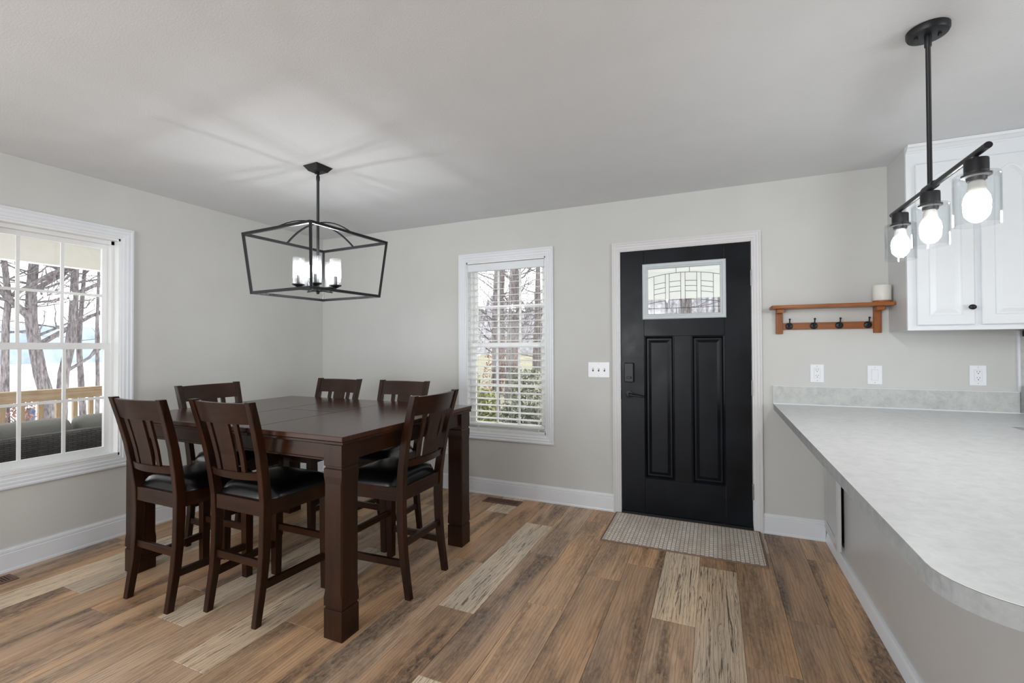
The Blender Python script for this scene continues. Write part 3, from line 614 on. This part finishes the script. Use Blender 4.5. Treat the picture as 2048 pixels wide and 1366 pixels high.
# ------------------------------------------------------------------ peninsula, counter, backsplash
ct_ = thing('countertop', 'pale grey laminate countertop with a rounded peninsula corner', 'countertop', (4.6, -1.3, 0))
O = lambda p: (p[0] - 4.6, p[1] + 1.3)
arcp = [(4.275 - 0.135 * math.cos(R(a)), -2.555 - 0.135 * math.sin(R(a))) for a in range(0, 91, 9)]
poly = [(4.158, 0.0)] + arcp + [(5.10, -2.69), (5.10, -0.60), (5.42, -0.60), (5.42, 0.0)]
def inset(ps, d): return [(min(max(x, 4.0) + (d if x < 4.6 else -d * 0), 9), y) for x, y in ps]
mb = MB(); mb.prism([O(p) for p in poly], 2, 0.8975, 0.8990); obj('top_sheet', mb, M['counter'], ct_)
arc2 = [(4.275 - 0.134 * math.cos(R(a)), -2.555 - 0.134 * math.sin(R(a))) for a in range(0, 91, 9)]
poly2 = [(4.159, 0.0)] + arc2 + [(5.099, -2.689), (5.099, -0.601), (5.42, -0.601), (5.42, 0.0)]
obj('edge_seam', MB().prism([O(p) for p in poly2], 2, 0.8962, 0.8975), M['seam'], ct_)
obj('edge_band', MB().prism([O(p) for p in poly2], 2, 0.858, 0.8962), M['edge'], ct_)
bs = thing('backsplash', 'mottled grey laminate backsplash strip along the wall behind the counter', 'backsplash', (4.8, -0.0008, 0.899))
obj('splash_strip', B(4.158 - 4.8, 5.405 - 4.8, -0.018, 0, 0.002, 0.122), M['splash'], bs)
obj('top_trim', B(4.157 - 4.8, 5.405 - 4.8, -0.020, 0, 0.122, 0.1255), M['trim'], bs)
obj('end_trim', B(4.1565 - 4.8, 4.159 - 4.8, -0.020, 0, 0.0, 0.122), M['trim'], bs)
obj('caulk_line', B(4.158 - 4.8, 5.42 - 4.8, -0.0215, -0.018, 0.0, 0.005), M['trim'], bs)
obj('tall_panel', B(5.412 - 4.8, 6.25 - 4.8, -0.006, 0, 0.002, 0.56), M['splash'], bs)
obj('corner_strip', B(5.402 - 4.8, 5.412 - 4.8, -0.012, 0, 0.1255, 0.482), M['trim'], bs)
pn = thing('peninsula_base', 'grey panelled peninsula base with white floor trim under the counter', 'cabinet base', (4.75, -1.2, 0))
Q = lambda x: x - 4.75
Yq = lambda y: y + 1.2
bx = lambda mb, x0, x1, y0_, y1_, z0, z1: mb.box(Q(x0), Q(x1), Yq(y0_), Yq(y1_), z0, z1)
mb = MB(); bx(mb, 4.47, 4.488, -2.42, -0.405, 0, 0.858); bx(mb, 4.47, 4.488, -0.405, -0.002, 0, 0.115); bx(mb, 4.47, 4.488, -0.405, -0.002, 0.835, 0.858); bx(mb, 4.47, 4.488, -0.055, -0.002, 0.115, 0.835)
obj('back_panel', mb, M['panel_paint'], pn)
mb = MB(); bx(mb, 4.488, 5.06, -2.42, -2.40, 0, 0.858); bx(mb, 5.04, 5.06, -2.40, -0.02, 0, 0.858); obj('carcass', mb, M['cabinet'], pn)
mb = MB(); bx(mb, 4.60, 4.61, -0.75, -0.02, 0.0, 0.85); bx(mb, 4.488, 4.60, -0.76, -0.75, 0.0, 0.85); bx(mb, 4.488, 4.60, -0.75, -0.02, 0.0, 0.02); bx(mb, 4.488, 4.60, -0.75, -0.02, 0.84, 0.85); obj('cupboard_interior', mb, M['cavity'], pn)
obj('floor_trim', MB().prism([(Q(4.470), 0), (Q(4.450), 0), (Q(4.450), 0.012), (Q(4.456), 0.055), (Q(4.461), 0.068), (Q(4.470), 0.07)], 1, Yq(-2.42), Yq(-0.018)), M['trim'], pn)
hd = obj('access_door', MB().box(-0.020, 0.0, -0.405, 0.0, 0.0, 0.735, bev=0.002), M['panel_paint'], pn, loc=(Q(4.468), Yq(-0.026), 0.10)); hd.rotation_euler = (0, 0, R(-2.2))
for a in ((-0.405, 0, 0, 0.06), (-0.405, 0, 0.675, 0.735), (-0.065, 0, 0.06, 0.675), (-0.405, -0.345, 0.06, 0.675)): obj('door_frame_strip', B(-0.024, -0.020, a[0], a[1], a[2], a[3], bev=0.001), M['panel_paint'], hd)
bc = thing('base_cabinet', 'white base cabinet under the wall run of the counter', 'cabinet', (5.26, -0.3, 0))
obj('body', B(-0.195, 0.155, -0.27, 0.295, 0.09, 0.858), M['cabinet'], bc); obj('door', B(-0.12, 0.14, -0.288, -0.27, 0.12, 0.70, bev=0.003), M['cabinet'], bc); obj('drawer', B(-0.12, 0.14, -0.288, -0.27, 0.72, 0.84, bev=0.003), M['cabinet'], bc); obj('plinth', B(-0.19, 0.15, -0.22, 0.29, 0.0, 0.09), M['cavity'], bc)
st = thing('kitchen_range', 'black kitchen range at the end of the wall counter', 'stove', (5.81, -0.32, 0))
obj('body', B(-0.38, 0.38, -0.30, 0.308, 0.0, 0.905, bev=0.004), M['range_black'], st); obj('oven_door', B(-0.36, 0.36, -0.33, -0.30, 0.16, 0.74, bev=0.006), M['range_black'], st); obj('backguard', B(-0.38, 0.38, 0.25, 0.308, 0.905, 1.06, bev=0.006), M['range_black'], st); obj('door_handle', MB().tube([(-0.3, -0.36, 0.70), (0.3, -0.36, 0.70)], 0.012), M['steel'], st, smooth=40)

# ------------------------------------------------------------------ wall cabinets and hood
def cab_door(name, w, h, parent, loc, arch_h=0.045):
    """raised-panel cabinet door with a cathedral top; lies in x-z, front at -y"""
    n = 14
    def loop(i, y, bump):
        pts = [(-w / 2 + i, y, i), (w / 2 - i, y, i)]
        for k in range(n + 1):
            u = 1 - 2 * k / n; a = max(0.0, math.cos(u * math.pi / 2 * 1.25)) if abs(u) < 0.8 else 0.0
            pts.append((u * (w / 2 - i), y, h - i - (arch_h if bump else 0) + (arch_h * a if bump else 0)))
        return pts
    fr = 0.052
    mb = MB().loft([loop(0, 0.0, False), loop(0, -0.016, False), loop(0.004, -0.019, False), loop(fr, -0.019, True), loop(fr + 0.006, -0.013, True), loop(fr + 0.010, -0.012, True), loop(fr + 0.032, -0.0175, True)])
    return obj(name, mb, M['cabinet'], parent, loc=loc)
kc = thing('wall_cabinet', 'white two-door wall cabinet with black knobs beside the coat shelf', 'cabinet', (5.105, 0, 1.382))
obj('body', B(-0.295, 0.300, -0.294, 0, 0.003, 1.056), M['cabinet'], kc)
obj('side_panel', B(-0.300, -0.295, -0.294, 0, 0.0, 1.057), M['panel_paint'], kc)
mb = MB(); mb.box(-0.300, -0.255, -0.312, -0.294, 0, 1.057); mb.box(0.26, 0.300, -0.312, -0.294, 0, 1.057); mb.box(-0.255, 0.26, -0.312, -0.294, 0, 0.045); mb.box(-0.255, 0.26, -0.312, -0.294, 0.925, 1.057); mb.box(-0.02, 0.02, -0.312, -0.294, 0.045, 0.925)
obj('face_frame', mb, M['cabinet'], kc)
for xc, kx in ((-0.137, 0.104), (0.141, 0.104)):
    d = cab_door('door', 0.248, 0.915, kc, (xc, -0.3125, 0.028))
    kb = obj('knob', MB().lathe([(0.006, 0), (0.005, 0.012), (0.015, 0.018), (0.0165, 0.024), (0.012, 0.030), (0.002, 0.032)], n=18), BM_, d, smooth=50, loc=(kx, -0.0185, 0.094)); kb.rotation_euler = (R(90), 0, 0); kb.scale = (1.05, 0.85, 1)
crown = [(-0.312, 0), (-0.318, 0), (-0.320, 0.006), (-0.327, 0.010), (-0.338, 0.022), (-0.347, 0.026), (-0.350, 0.036), (-0.350, 0.0415), (-0.312, 0.0415)]
obj('crown_moulding', MB().loft([[(-0.300 + (-0.312 - q[0]) * -0.0, q[0], 1.015 + q[1]) for q in crown], [(0.300, q[0], 1.015 + q[1]) for q in crown]]), M['cabinet'], kc)
k2 = thing('wall_cabinet', 'short white wall cabinet above the range hood', 'cabinet', (5.79, 0, 1.60))
obj('body', B(-0.380, 0.380, -0.310, 0, 0.0, 0.839), M['cabinet'], k2)
for xc in (-0.19, 0.19): cab_door('door', 0.36, 0.72, k2, (xc, -0.3105, 0.03))
rh = thing('range_hood', 'black range hood under the short wall cabinet', 'range hood', (5.80, 0, 1.345))
obj('hood_body', B(-0.375, 0.375, -0.45, -0.007, 0.03, 0.254, bev=0.004), M['range_black'], rh); obj('hood_lip', B(-0.378, 0.378, -0.47, -0.007, 0.0, 0.035, bev=0.003), M['range_black'], rh)

# ------------------------------------------------------------------ coat shelf, candle
sh = thing('coat_shelf', 'oak coat shelf with four black hooks beside the white wall cabinet', 'shelf', (4.48, 0, 1.378))
bo = [(-0.338, 0), (0.324, 0), (0.324, -0.128), (0.319, -0.137), (0.310, -0.14), (-0.324, -0.14), (-0.333, -0.137), (-0.338, -0.128)]
obj('shelf_board', MB().loft([[(x, y, 0.166) for x, y in bo], [(x * 1.008, y * 1.01, 0.172) for x, y in bo], [(x * 1.008, y * 1.01, 0.181) for x, y in bo], [(x, y, 0.187) for x, y in bo]]), M['oak'], sh)
for x0 in (-0.303, 0.242):
    obj('upright', B(x0, x0 + 0.041, -0.022, 0, 0.0, 0.166, bev=0.0015), M['oak_v'], sh)
    obj('bracket', B(x0, x0 + 0.041, -0.092, -0.022, 0.140, 0.166, bev=0.002), M['oak'], sh)
obj('hook_rail', B(-0.262, 0.242, -0.018, 0, 0.028, 0.074, bev=0.0015), M['oak'], sh)
for x in (-0.226, -0.083, 0.058, 0.211):
    hk = obj('hook', MB().lathe([(0.0225, 0), (0.0225, 0.003), (0.017, 0.007), (0.006, 0.009)], n=22), BM_, sh, smooth=40, loc=(x, -0.018, 0.052)); hk.rotation_euler = (R(90), 0, 0)
    pts = [(0, 0, 0.006), (0, -0.004, 0.022), (0, 0.008, 0.033), (0, 0.026, 0.034), (0, 0.040, 0.038)]
    obj('prong', MB().tube(pts, [0.006, 0.0055, 0.005, 0.004, 0.004], 8).ball((0, 0.044, 0.040), 0.0068, 10, 8), BM_, hk, smooth=60)
cdl = thing('candle', 'white drum-shaped candle standing on the oak coat shelf', 'candle', (4.752, -0.072, 1.566))
obj('wax', MB().lathe([(0.0465, 0.012), (0.0475, 0.014), (0.0475, 0.104), (0.0455, 0.107), (0.040, 0.107), (0.038, 0.100), (0.002, 0.099)], n=36), M['candle'], cdl, smooth=35)
obj('wood_base', MB().lathe([(0.046, 0), (0.048, 0.002), (0.048, 0.012)], n=36), M['oak'], cdl, smooth=35)

# ------------------------------------------------------------------ switches and outlets
def plate(name, label, cat, xc, zc, w, h, kind, group=None):
    r = thing(name, label, cat, (xc, 0, zc), group=group)
    obj('cover_plate', B(-w / 2, w / 2, -0.006, 0, -h / 2, h / 2, bev=0.002), M['plate'], r)
    if kind == 'toggles':
        for x in (-0.046, 0, 0.046):
            obj('slot', B(x - 0.0052, x + 0.0052, -0.0068, -0.005, -0.0125, 0.0125), M['slot'], r); tg = obj('toggle', B(x - 0.0042, x + 0.0042, -0.016, -0.005, 0.001, 0.010, bev=0.001), M['plate'], r)
    elif kind == 'rocker':
        obj('rocker', MB().prism([(-0.006, -0.033), (-0.0085, -0.033), (-0.0065, 0.0), (-0.0105, 0.033), (-0.006, 0.033)], 0, -0.0165, 0.0165), M['plate'], r)
        obj('shadow_gap', B(-0.018, 0.018, -0.0063, -0.005, -0.0345, 0.0345), M['panel_paint'], r)
    else:
        obj('receptacle', B(-0.0168, 0.0168, -0.0085, -0.005, -0.0335, 0.0335, bev=0.001), M['plate'], r); obj('shadow_gap', B(-0.018, 0.018, -0.0063, -0.005, -0.0345, 0.0345), M['panel_paint'], r)
        for dz in (0.0185, -0.0185):
            for dx in (-0.0062, 0.0062): obj('slot', B(dx - 0.0011, dx + 0.0011, -0.0088, -0.008, dz + 0.001, dz + 0.009), M['slot'], r)
            obj('slot', B(-0.0024, 0.0024, -0.0088, -0.008, dz - 0.0085, dz - 0.004), M['slot'], r)
    for dz in (h / 2 - 0.012, -h / 2 + 0.012): obj('screw', MB().prism([(0.0024 * math.cos(R(a)), dz + 0.0024 * math.sin(R(a))) for a in range(0, 360, 60)], 1, -0.0068, -0.006), M['steel'], r)
    return r
plate('light_switch', 'white three-toggle switch plate beside the front door', 'switch', 2.942, 1.111, 0.172, 0.122, 'toggles')
plate('wall_outlet', 'white outlet over the backsplash, below the coat shelf', 'outlet', 4.415, 1.112, 0.078, 0.121, 'outlet')
plate('light_switch', 'white rocker switch plate over the backsplash between two outlets', 'switch', 4.728, 1.108, 0.078, 0.121, 'rocker')
plate('wall_outlet', 'white outlet over the backsplash, below the white wall cabinet', 'outlet', 5.228, 1.115, 0.078, 0.121, 'outlet')
plate('wall_outlet', 'white outlet low on the back wall, half hidden by chairs', 'outlet', 1.535, 0.375, 0.072, 0.118, 'outlet')

# ------------------------------------------------------------------ door mat, floor registers
dm = thing('door_mat', 'beige honeycomb-patterned mat lying before the front door', 'mat', (3.572, -0.292, 0))
obj('mat_field', B(-0.485, 0.485, -0.275, 0.268, 0.0, 0.008, bev=0.002), M['mat'], dm)
for a in ((-0.497, 0.497, -0.285, -0.275), (-0.497, 0.497, 0.268, 0.278), (-0.497, -0.485, -0.275, 0.268), (0.485, 0.497, -0.275, 0.268)): obj('binding', B(*a, 0.0, 0.0085, bev=0.002), M['mat_edge'], dm)
def register(label, loc, L_, W_, rz):
    r = thing('floor_register', label, 'vent', loc, rz)
    mb = MB(); e = 0.018
    for a in ((-L_/2, L_/2, -W_/2, -W_/2 + e), (-L_/2, L_/2, W_/2 - e, W_/2), (-L_/2, -L_/2 + e, -W_/2 + e, W_/2 - e), (L_/2 - e, L_/2, -W_/2 + e, W_/2 - e)): mb.box(*a, 0.0, 0.005, bev=0.0012)
    obj('frame', mb, M['vent'], r); obj('duct', B(-L_/2 + e, L_/2 - e, -W_/2 + e, W_/2 - e, 0.0002, 0.0008), M['cavity'], r)
    n = int((L_ - 2 * e) / 0.013)
    me = finish(B(-0.0035, 0.0035, -W_/2 + e, W_/2 - e, 0.0008, 0.0042), 'louver', M['vent'])
    for k in range(n): obj('louver', me, None, r, loc=(-L_/2 + e + (k + 0.5) * (L_ - 2 * e) / n, 0, 0))
    return r
register('brown floor register below the blind-covered window', (2.150, -0.135, 0), 0.325, 0.118, 0)
register('brown floor register below the deck-side window', (0.122, -2.535, 0), 0.325, 0.118, R(90))

# ------------------------------------------------------------------ outdoors: deck side
tag(obj('deck_floor', B(-2.6, -T, -7.5, 3.0, -0.14, -0.06), M['deck']), 'weathered deck boards outside the window', 'deck', kind='structure')
tag(obj('porch_ceiling', B(-2.7, -T, -7.5, 3.0, 2.44, 2.50), M['post_white']), 'white porch ceiling over the deck', 'porch ceiling', kind='structure')
tag(obj('porch_beam', B(-2.46, -2.34, -7.5, 3.0, 2.15, 2.44), M['post_white']), 'white header beam along the porch edge', 'beam', kind='structure')
rl = thing('deck_railing', 'pale timber deck railing with square balusters outside the window', 'railing', (-2.4, -1.2, -0.06))
obj('top_rail', B(-0.07, 0.02, -3.0, 3.0, 0.905, 0.944, bev=0.003), M['lumber_y'], rl); obj('under_rail', B(-0.02, 0.02, -3.0, 3.0, 0.835, 0.905), M['lumber_y'], rl); obj('bottom_rail', B(-0.02, 0.02, -3.0, 3.0, 0.08, 0.16), M['lumber_y'], rl)
bal = finish(B(-0.058, -0.02, -0.019, 0.019, 0.03, 0.905), 'baluster', M['lumber'])
for k in range(-12, 13): obj('baluster', bal, None, rl, loc=(0, 0.026 + k * 0.1365, 0))
sf = thing('patio_sofa', 'dark grey woven wicker sofa standing on the deck, back to the window', 'sofa', (-0.75, -2.2, -0.06))
obj('wicker_back', B(0.33, 0.45, -1.1, 1.1, 0.05, 0.785, bev=0.03, seg=3), M['wicker'], sf); obj('seat_base', B(-0.35, 0.33, -1.1, 1.1, 0.12, 0.38, bev=0.02), M['wicker'], sf)
for s in (-1, 1): obj('arm', B(-0.36, 0.33, s * 1.1 - 0.07, s * 1.1 + 0.07, 0.05, 0.60, bev=0.02), M['wicker'], sf)
for yy, lab in ((-2.365, 'long grey back cushion on the wicker patio sofa'), (-1.515, 'grey back cushion at the end of the patio sofa beside the window jamb')):
    w = 0.50 if yy < -2 else 0.33
    c = tag(obj('patio_cushion', B(-0.62, -0.44, yy - w + 0.004, yy + w - 0.004, 0.33, 0.80, bev=0.06, seg=4), M['cushion'], smooth=50), lab, 'cushion', 'patio sofa cushions')
# ground, lake, far shore
tag(obj('ground', B(-190, 60, -90, 0.6, -1.6, -1.45), M['lake']), 'lake and shore beyond the deck, glare painted near-white', 'ground', kind='structure')
tag(obj('yard', MB().loft([[(-6, T, -0.35), (14, T, -0.35), (14, T, -0.45), (-6, T, -0.45)], [(-20, 45, 0.6), (40, 45, 0.6), (40, 45, 0.5), (-20, 45, 0.5)]]), M['yard']), 'leaf-strewn front yard outside the front door', 'ground', kind='structure')
def ridge(name, p0, p1, zb_, h, mat, label, seed, n=60, thick=6):
    r_ = random.Random(seed); p0 = Vector(p0); p1 = Vector(p1); d = (p1 - p0); nrm = Vector((d.y, -d.x, 0)).normalized() * thick; rings = []
    for k in range(n + 1):
        p = p0 + d * (k / n); t_ = h * (0.8 + 0.07 * math.sin(k * 0.11 + seed) + 0.05 * math.sin(k * 0.37) + r_.uniform(-0.07, 0.07))
        rings.append([p + Vector((0, 0, zb_)), p + Vector((0, 0, zb_ + t_ * 0.8)), p + nrm * 0.5 + Vector((0, 0, zb_ + t_)), p + nrm + Vector((0, 0, zb_))])
    return tag(obj(name, MB().loft(rings), mat), label, 'hills', kind='structure')
ridge('far_shore', (-128, -70, 0), (-100, 150, 0), -1.45, 9.0, M['hill'], 'wooded far shore across the lake, haze painted in blue', 3)
ridge('woodland_edge', (-30, 44, 0), (40, 42, 0), 0.3, 7.0, M['wood_back'], 'grey winter woodland beyond the front yard', 5, 420)

def tree(label, base, height, r0, lean, seed, fork=None, twigs=26, low=0.25, name='tree', path=None):
    """bare winter tree: a trunk part and one part of branches"""
    q = random.Random(seed); root = thing(name, label, 'tree', base, group='bare trees outside')
    pts = []; x = y = 0.0; n = 12
    for k in range(n + 1):
        f = k / n; pts.append(Vector((x, y, height * f))); x += lean[0] * height / n + q.uniform(-1, 1) * 0.018 * height / n * 3; y += lean[1] * height / n + q.uniform(-1, 1) * 0.018 * height / n * 3
    if path:
        pts = []
        for k in range(n + 1):
            z = height * k / n
            for (za, a_), (zb_, b_) in zip(path, path[1:]):
                if z <= zb_ or (zb_, b_) == path[-1]: pts.append(Vector((0, a_ + (b_ - a_) * (z - za) / (zb_ - za), z))); break
    rs = [r0 * (1.25 if k == 0 else 1) * (1 - 0.72 * (k / n)) for k in range(n + 1)]
    obj('trunk', MB().tube([p - Vector((0, 0, 0.4 if i == 0 else 0)) for i, p in enumerate(pts)], rs, 12), M['bark'], root, smooth=70)
    mb = MB()
    def branch(p, d, r, l, depth):
        m = 4 if depth > 1 else 3; ps = [p]; rr = [r]; dd = d.copy()
        for k in range(m):
            dd = (dd + Vector((q.uniform(-.28, .28), q.uniform(-.28, .28), q.uniform(-.12, .26)))).normalized(); ps.append(ps[-1] + dd * l / m); rr.append(r * (1 - 0.75 * (k + 1) / m))
        mb.tube(ps, rr, 6 if depth > 1 else 4)
        if depth > 0:
            for k in range(3 if depth > 1 else 4):
                i = q.randint(1, m); e = (dd + Vector((q.uniform(-.9, .9), q.uniform(-.9, .9), q.uniform(-.35, .6)))).normalized()
                branch(ps[i], e, max(0.004, rr[i] * 0.75), l * q.uniform(0.45, 0.7), depth - 1)
    if fork:
        for (f, dx, dy, rr, l) in fork:
            i = int(f * n); branch(pts[i], Vector((dx, dy, 0.75)).normalized(), r0 * rr, l, 2)
    for k in range(twigs):
        f = q.uniform(low, 0.98); i = min(n - 1, int(f * n)); p = pts[i].lerp(pts[i + 1], f * n - i); a = q.uniform(0, 2 * math.pi)
        branch(p, Vector((math.cos(a), math.sin(a), q.uniform(-0.1, 0.7))).normalized(), min(0.036, r0 * q.uniform(0.08, 0.24)), height * q.uniform(0.12, 0.24), 2 if k % 2 else 1)
    obj('branches', mb, M['bark'], root)
    return root
tree('bare tree with a forked trunk outside the deck railing', (-12.0, 2.42, -1.45), 8.4, 0.168, (0, 0), 4, path=[(0, 0.16), (1.35, 0.02), (1.8, -0.13), (2.55, -0.20), (3.0, -0.31), (3.8, -0.36), (4.7, -0.31), (8.4, -0.1)],
     fork=[(0.36, -0.1, 1.0, 0.42, 3.0), (0.45, 0.2, -0.9, 0.5, 2.6), (0.52, -0.2, 0.8, 0.4, 3.0)], twigs=40, low=0.36)
tree('leaning thick bare tree at the far side of the deck window', (-12.0, 2.70, -1.45), 8.4, 0.142, (0, 0), 9, path=[(0, -0.05), (1.75, 0.0), (2.1, 0.02), (2.6, 0.11), (3.0, 0.18), (3.85, 0.23), (4.9, 0.24), (8.4, 0.4)],
     fork=[(0.52, -0.1, 1.0, 0.4, 2.6), (0.33, 0.3, 0.9, 0.35, 2.6)], twigs=34, low=0.36)
tree('slim bare tree just behind the leaning one by the lake', (-12.8, 3.42, -1.45), 7.0, 0.09, (0.0, -0.02), 12, path=[(0, 0.1), (2.0, 0.0), (3.0, -0.05), (7, 0.2)], twigs=14, low=0.4)
tree('thin bare sapling close to the window frame', (-12.0, 3.45, -1.45), 7.5, 0.058, (0, 0), 21, path=[(0, 0.0), (2, 0.01), (3.2, -0.02), (4.8, 0.02), (7.5, 0.0)], twigs=12, low=0.4)
tree('bare tree nearest the picture edge beyond the railing', (-12.0, 1.62, -1.45), 8.0, 0.10, (0, 0), 33, path=[(0, 0.02), (2, 0.0), (3.2, 0.0), (4, 0.05), (8, -0.3)], fork=[(0.5, 0.1, 0.9, 0.6, 2.0)], twigs=36, low=0.34)
tree('twin-stemmed bare tree further along the lake shore', (-17.0, 0.4, -1.45), 8.5, 0.13, (0.0, 0.02), 41)
def bush(name, label, base, w, h, mat, seed, n=900, leaf=0.05, group=None):
    q = random.Random(seed); root = thing(name, label, 'shrub', base, group=group); mb = MB()
    for k in range(n):
        a = q.uniform(0, 2 * math.pi); r = math.sqrt(q.random()); u = q.random(); c = Vector((w * r * math.cos(a) * (1 - 0.35 * u), w * r * math.sin(a) * (1 - 0.35 * u), h * u))
        d = Vector((q.gauss(0, 1), q.gauss(0, 1), q.gauss(0, 1))).normalized(); e = d.cross(Vector((q.gauss(0, 1), q.gauss(0, 1), q.gauss(0, 1)))).normalized(); l = leaf * q.uniform(0.6, 1.3)
        mb.face([c - d * l, c + e * l * 0.45, c + d * l, c - e * l * 0.45])
    f = obj('foliage', mb, mat, root); f['kind'] = 'stuff'; mb = MB()
    for k in range(10): a = q.uniform(0, 6.28); mb.tube([(0.05 * math.cos(a), 0.05 * math.sin(a), -0.1), (w * 0.5 * math.cos(a), w * 0.5 * math.sin(a), h * 0.9)], [0.012, 0.004], 5)
    obj('stems', mb, M['bark'], root); return root
bush('shrub', 'rust-leaved shrub beyond the deck railing', (-11.8, 1.86, -1.45), 0.38, 1.55, M['leaf_rust'], 2, 700, 0.05)
bn = thing('storage_bin', 'small dark blue rounded bin glimpsed between the balusters', 'bin', (-17.9, 4.22, -1.45))
obj('bin_body', MB().lathe([(0.10, 0.0), (0.115, 0.02), (0.13, 0.55), (0.12, 0.56)], n=20), M['bin'], bn, smooth=40); obj('lid', MB().lathe([(0.135, 0.56), (0.135, 0.58), (0.11, 0.66), (0.05, 0.70), (0.002, 0.71)], n=20), M['bin'], bn, smooth=50)
# ------------------------------------------------------------------ outdoors: front yard
tb_spots = [((-0.47, 5.2), 8.5, 0.085, 51, 'nearest slim bare tree outside the blind-covered window'), ((-1.45, 8.0), 9.5, 0.12, 52, 'second bare tree mid-yard behind the blind'), ((-0.62, 8.6), 8, 0.08, 53, 'slim bare tree in the yard, porch side of the blind'),
            ((2.9, 11.5), 10, 0.20, 54, 'large bare tree far across the front yard'), ((4.0, 9.0), 9, 0.13, 55, 'bare tree standing before the front door'), ((-2.6, 11.0), 11, 0.14, 56, 'tall bare tree halfway to the woodland'), ((-3.7, 12.0), 10, 0.12, 57, 'bare tree near the woodland, deck side'),
            ((-4.7, 14.5), 10, 0.14, 58, 'bare tree close before the far woodland'), ((-3.4, 15.2), 10, 0.12, 59, 'slender bare tree before the woodland'), ((-6.1, 17.0), 11, 0.16, 60, 'bare tree by the woodland edge towards the lake'), ((-4.5, 18.5), 11, 0.15, 61, 'farthest bare tree in line with the blind'), ((0.4, 12.5), 12, 0.2, 62, 'tall bare tree between porch and blind')]
for (p, h_, r_, sd, lab) in tb_spots: tree(lab, (p[0], p[1], -0.35 + 0.021 * p[1]), h_, r_, (0.01, 0.0), sd, twigs=30, low=0.12)
for i, (x, yv, w, h_, mt, lab) in enumerate([(0.16, 3.3, 0.36, 0.85, 'leaf_green', 'yellow-green shrub close outside the blind-covered window'), (-0.95, 4.7, 0.45, 1.0, 'leaf_green', 'taller yellow-green shrub by the yard corner'), (0.80, 3.5, 0.45, 0.6, 'leaf_grey', 'low grey-green shrub next to the near yellow-green one'),
                                        (-0.2, 6.2, 0.6, 1.0, 'leaf_grey', 'grey-green shrub behind the nearest slim tree'), (-2.2, 9.2, 0.7, 1.7, 'leaf_rust', 'rust-leaved shrub far back in the yard'), (3.3, 5.8, 0.6, 2.0, 'leaf_grey', 'grey-green shrub seen through the door glass')]):
    bush('shrub', lab, (x, yv, -0.35 + 0.021 * yv), w, h_, M[mt], 70 + i, 1100, 0.05)
tag(obj('porch_bounce_slab', B(2.2, 5.1, T, 3.4, -0.34, -0.24), M['lake']), 'unseen pale slab added to bounce light onto the porch ceiling', 'porch', kind='structure')  # slab added out of view so the porch ceiling catches reflected light
tag(obj('porch_canopy', B(2.3, 5.0, T, 3.25, 2.34, 2.42), M['post_white']), 'cream porch ceiling outside the front door', 'porch ceiling', kind='structure')
tag(obj('porch_beam', B(2.3, 5.0, 3.13, 3.25, 1.965, 2.34), M['post_white']), 'cream porch beam seen through the door glass', 'beam', kind='structure')
for x in (2.36, 4.94): tag(obj('porch_post', MB().box(x - 0.05, x + 0.05, 3.14, 3.24, -0.24, 1.965, bev=0.006).box(x - 0.07, x + 0.07, 3.12, 3.26, 1.85, 1.965).box(x - 0.07, x + 0.07, 3.12, 3.26, -0.24, -0.09), M['post_white']), 'white porch post on the %s side of the front door' % ('window' if x < 3 else 'kitchen'), 'post')
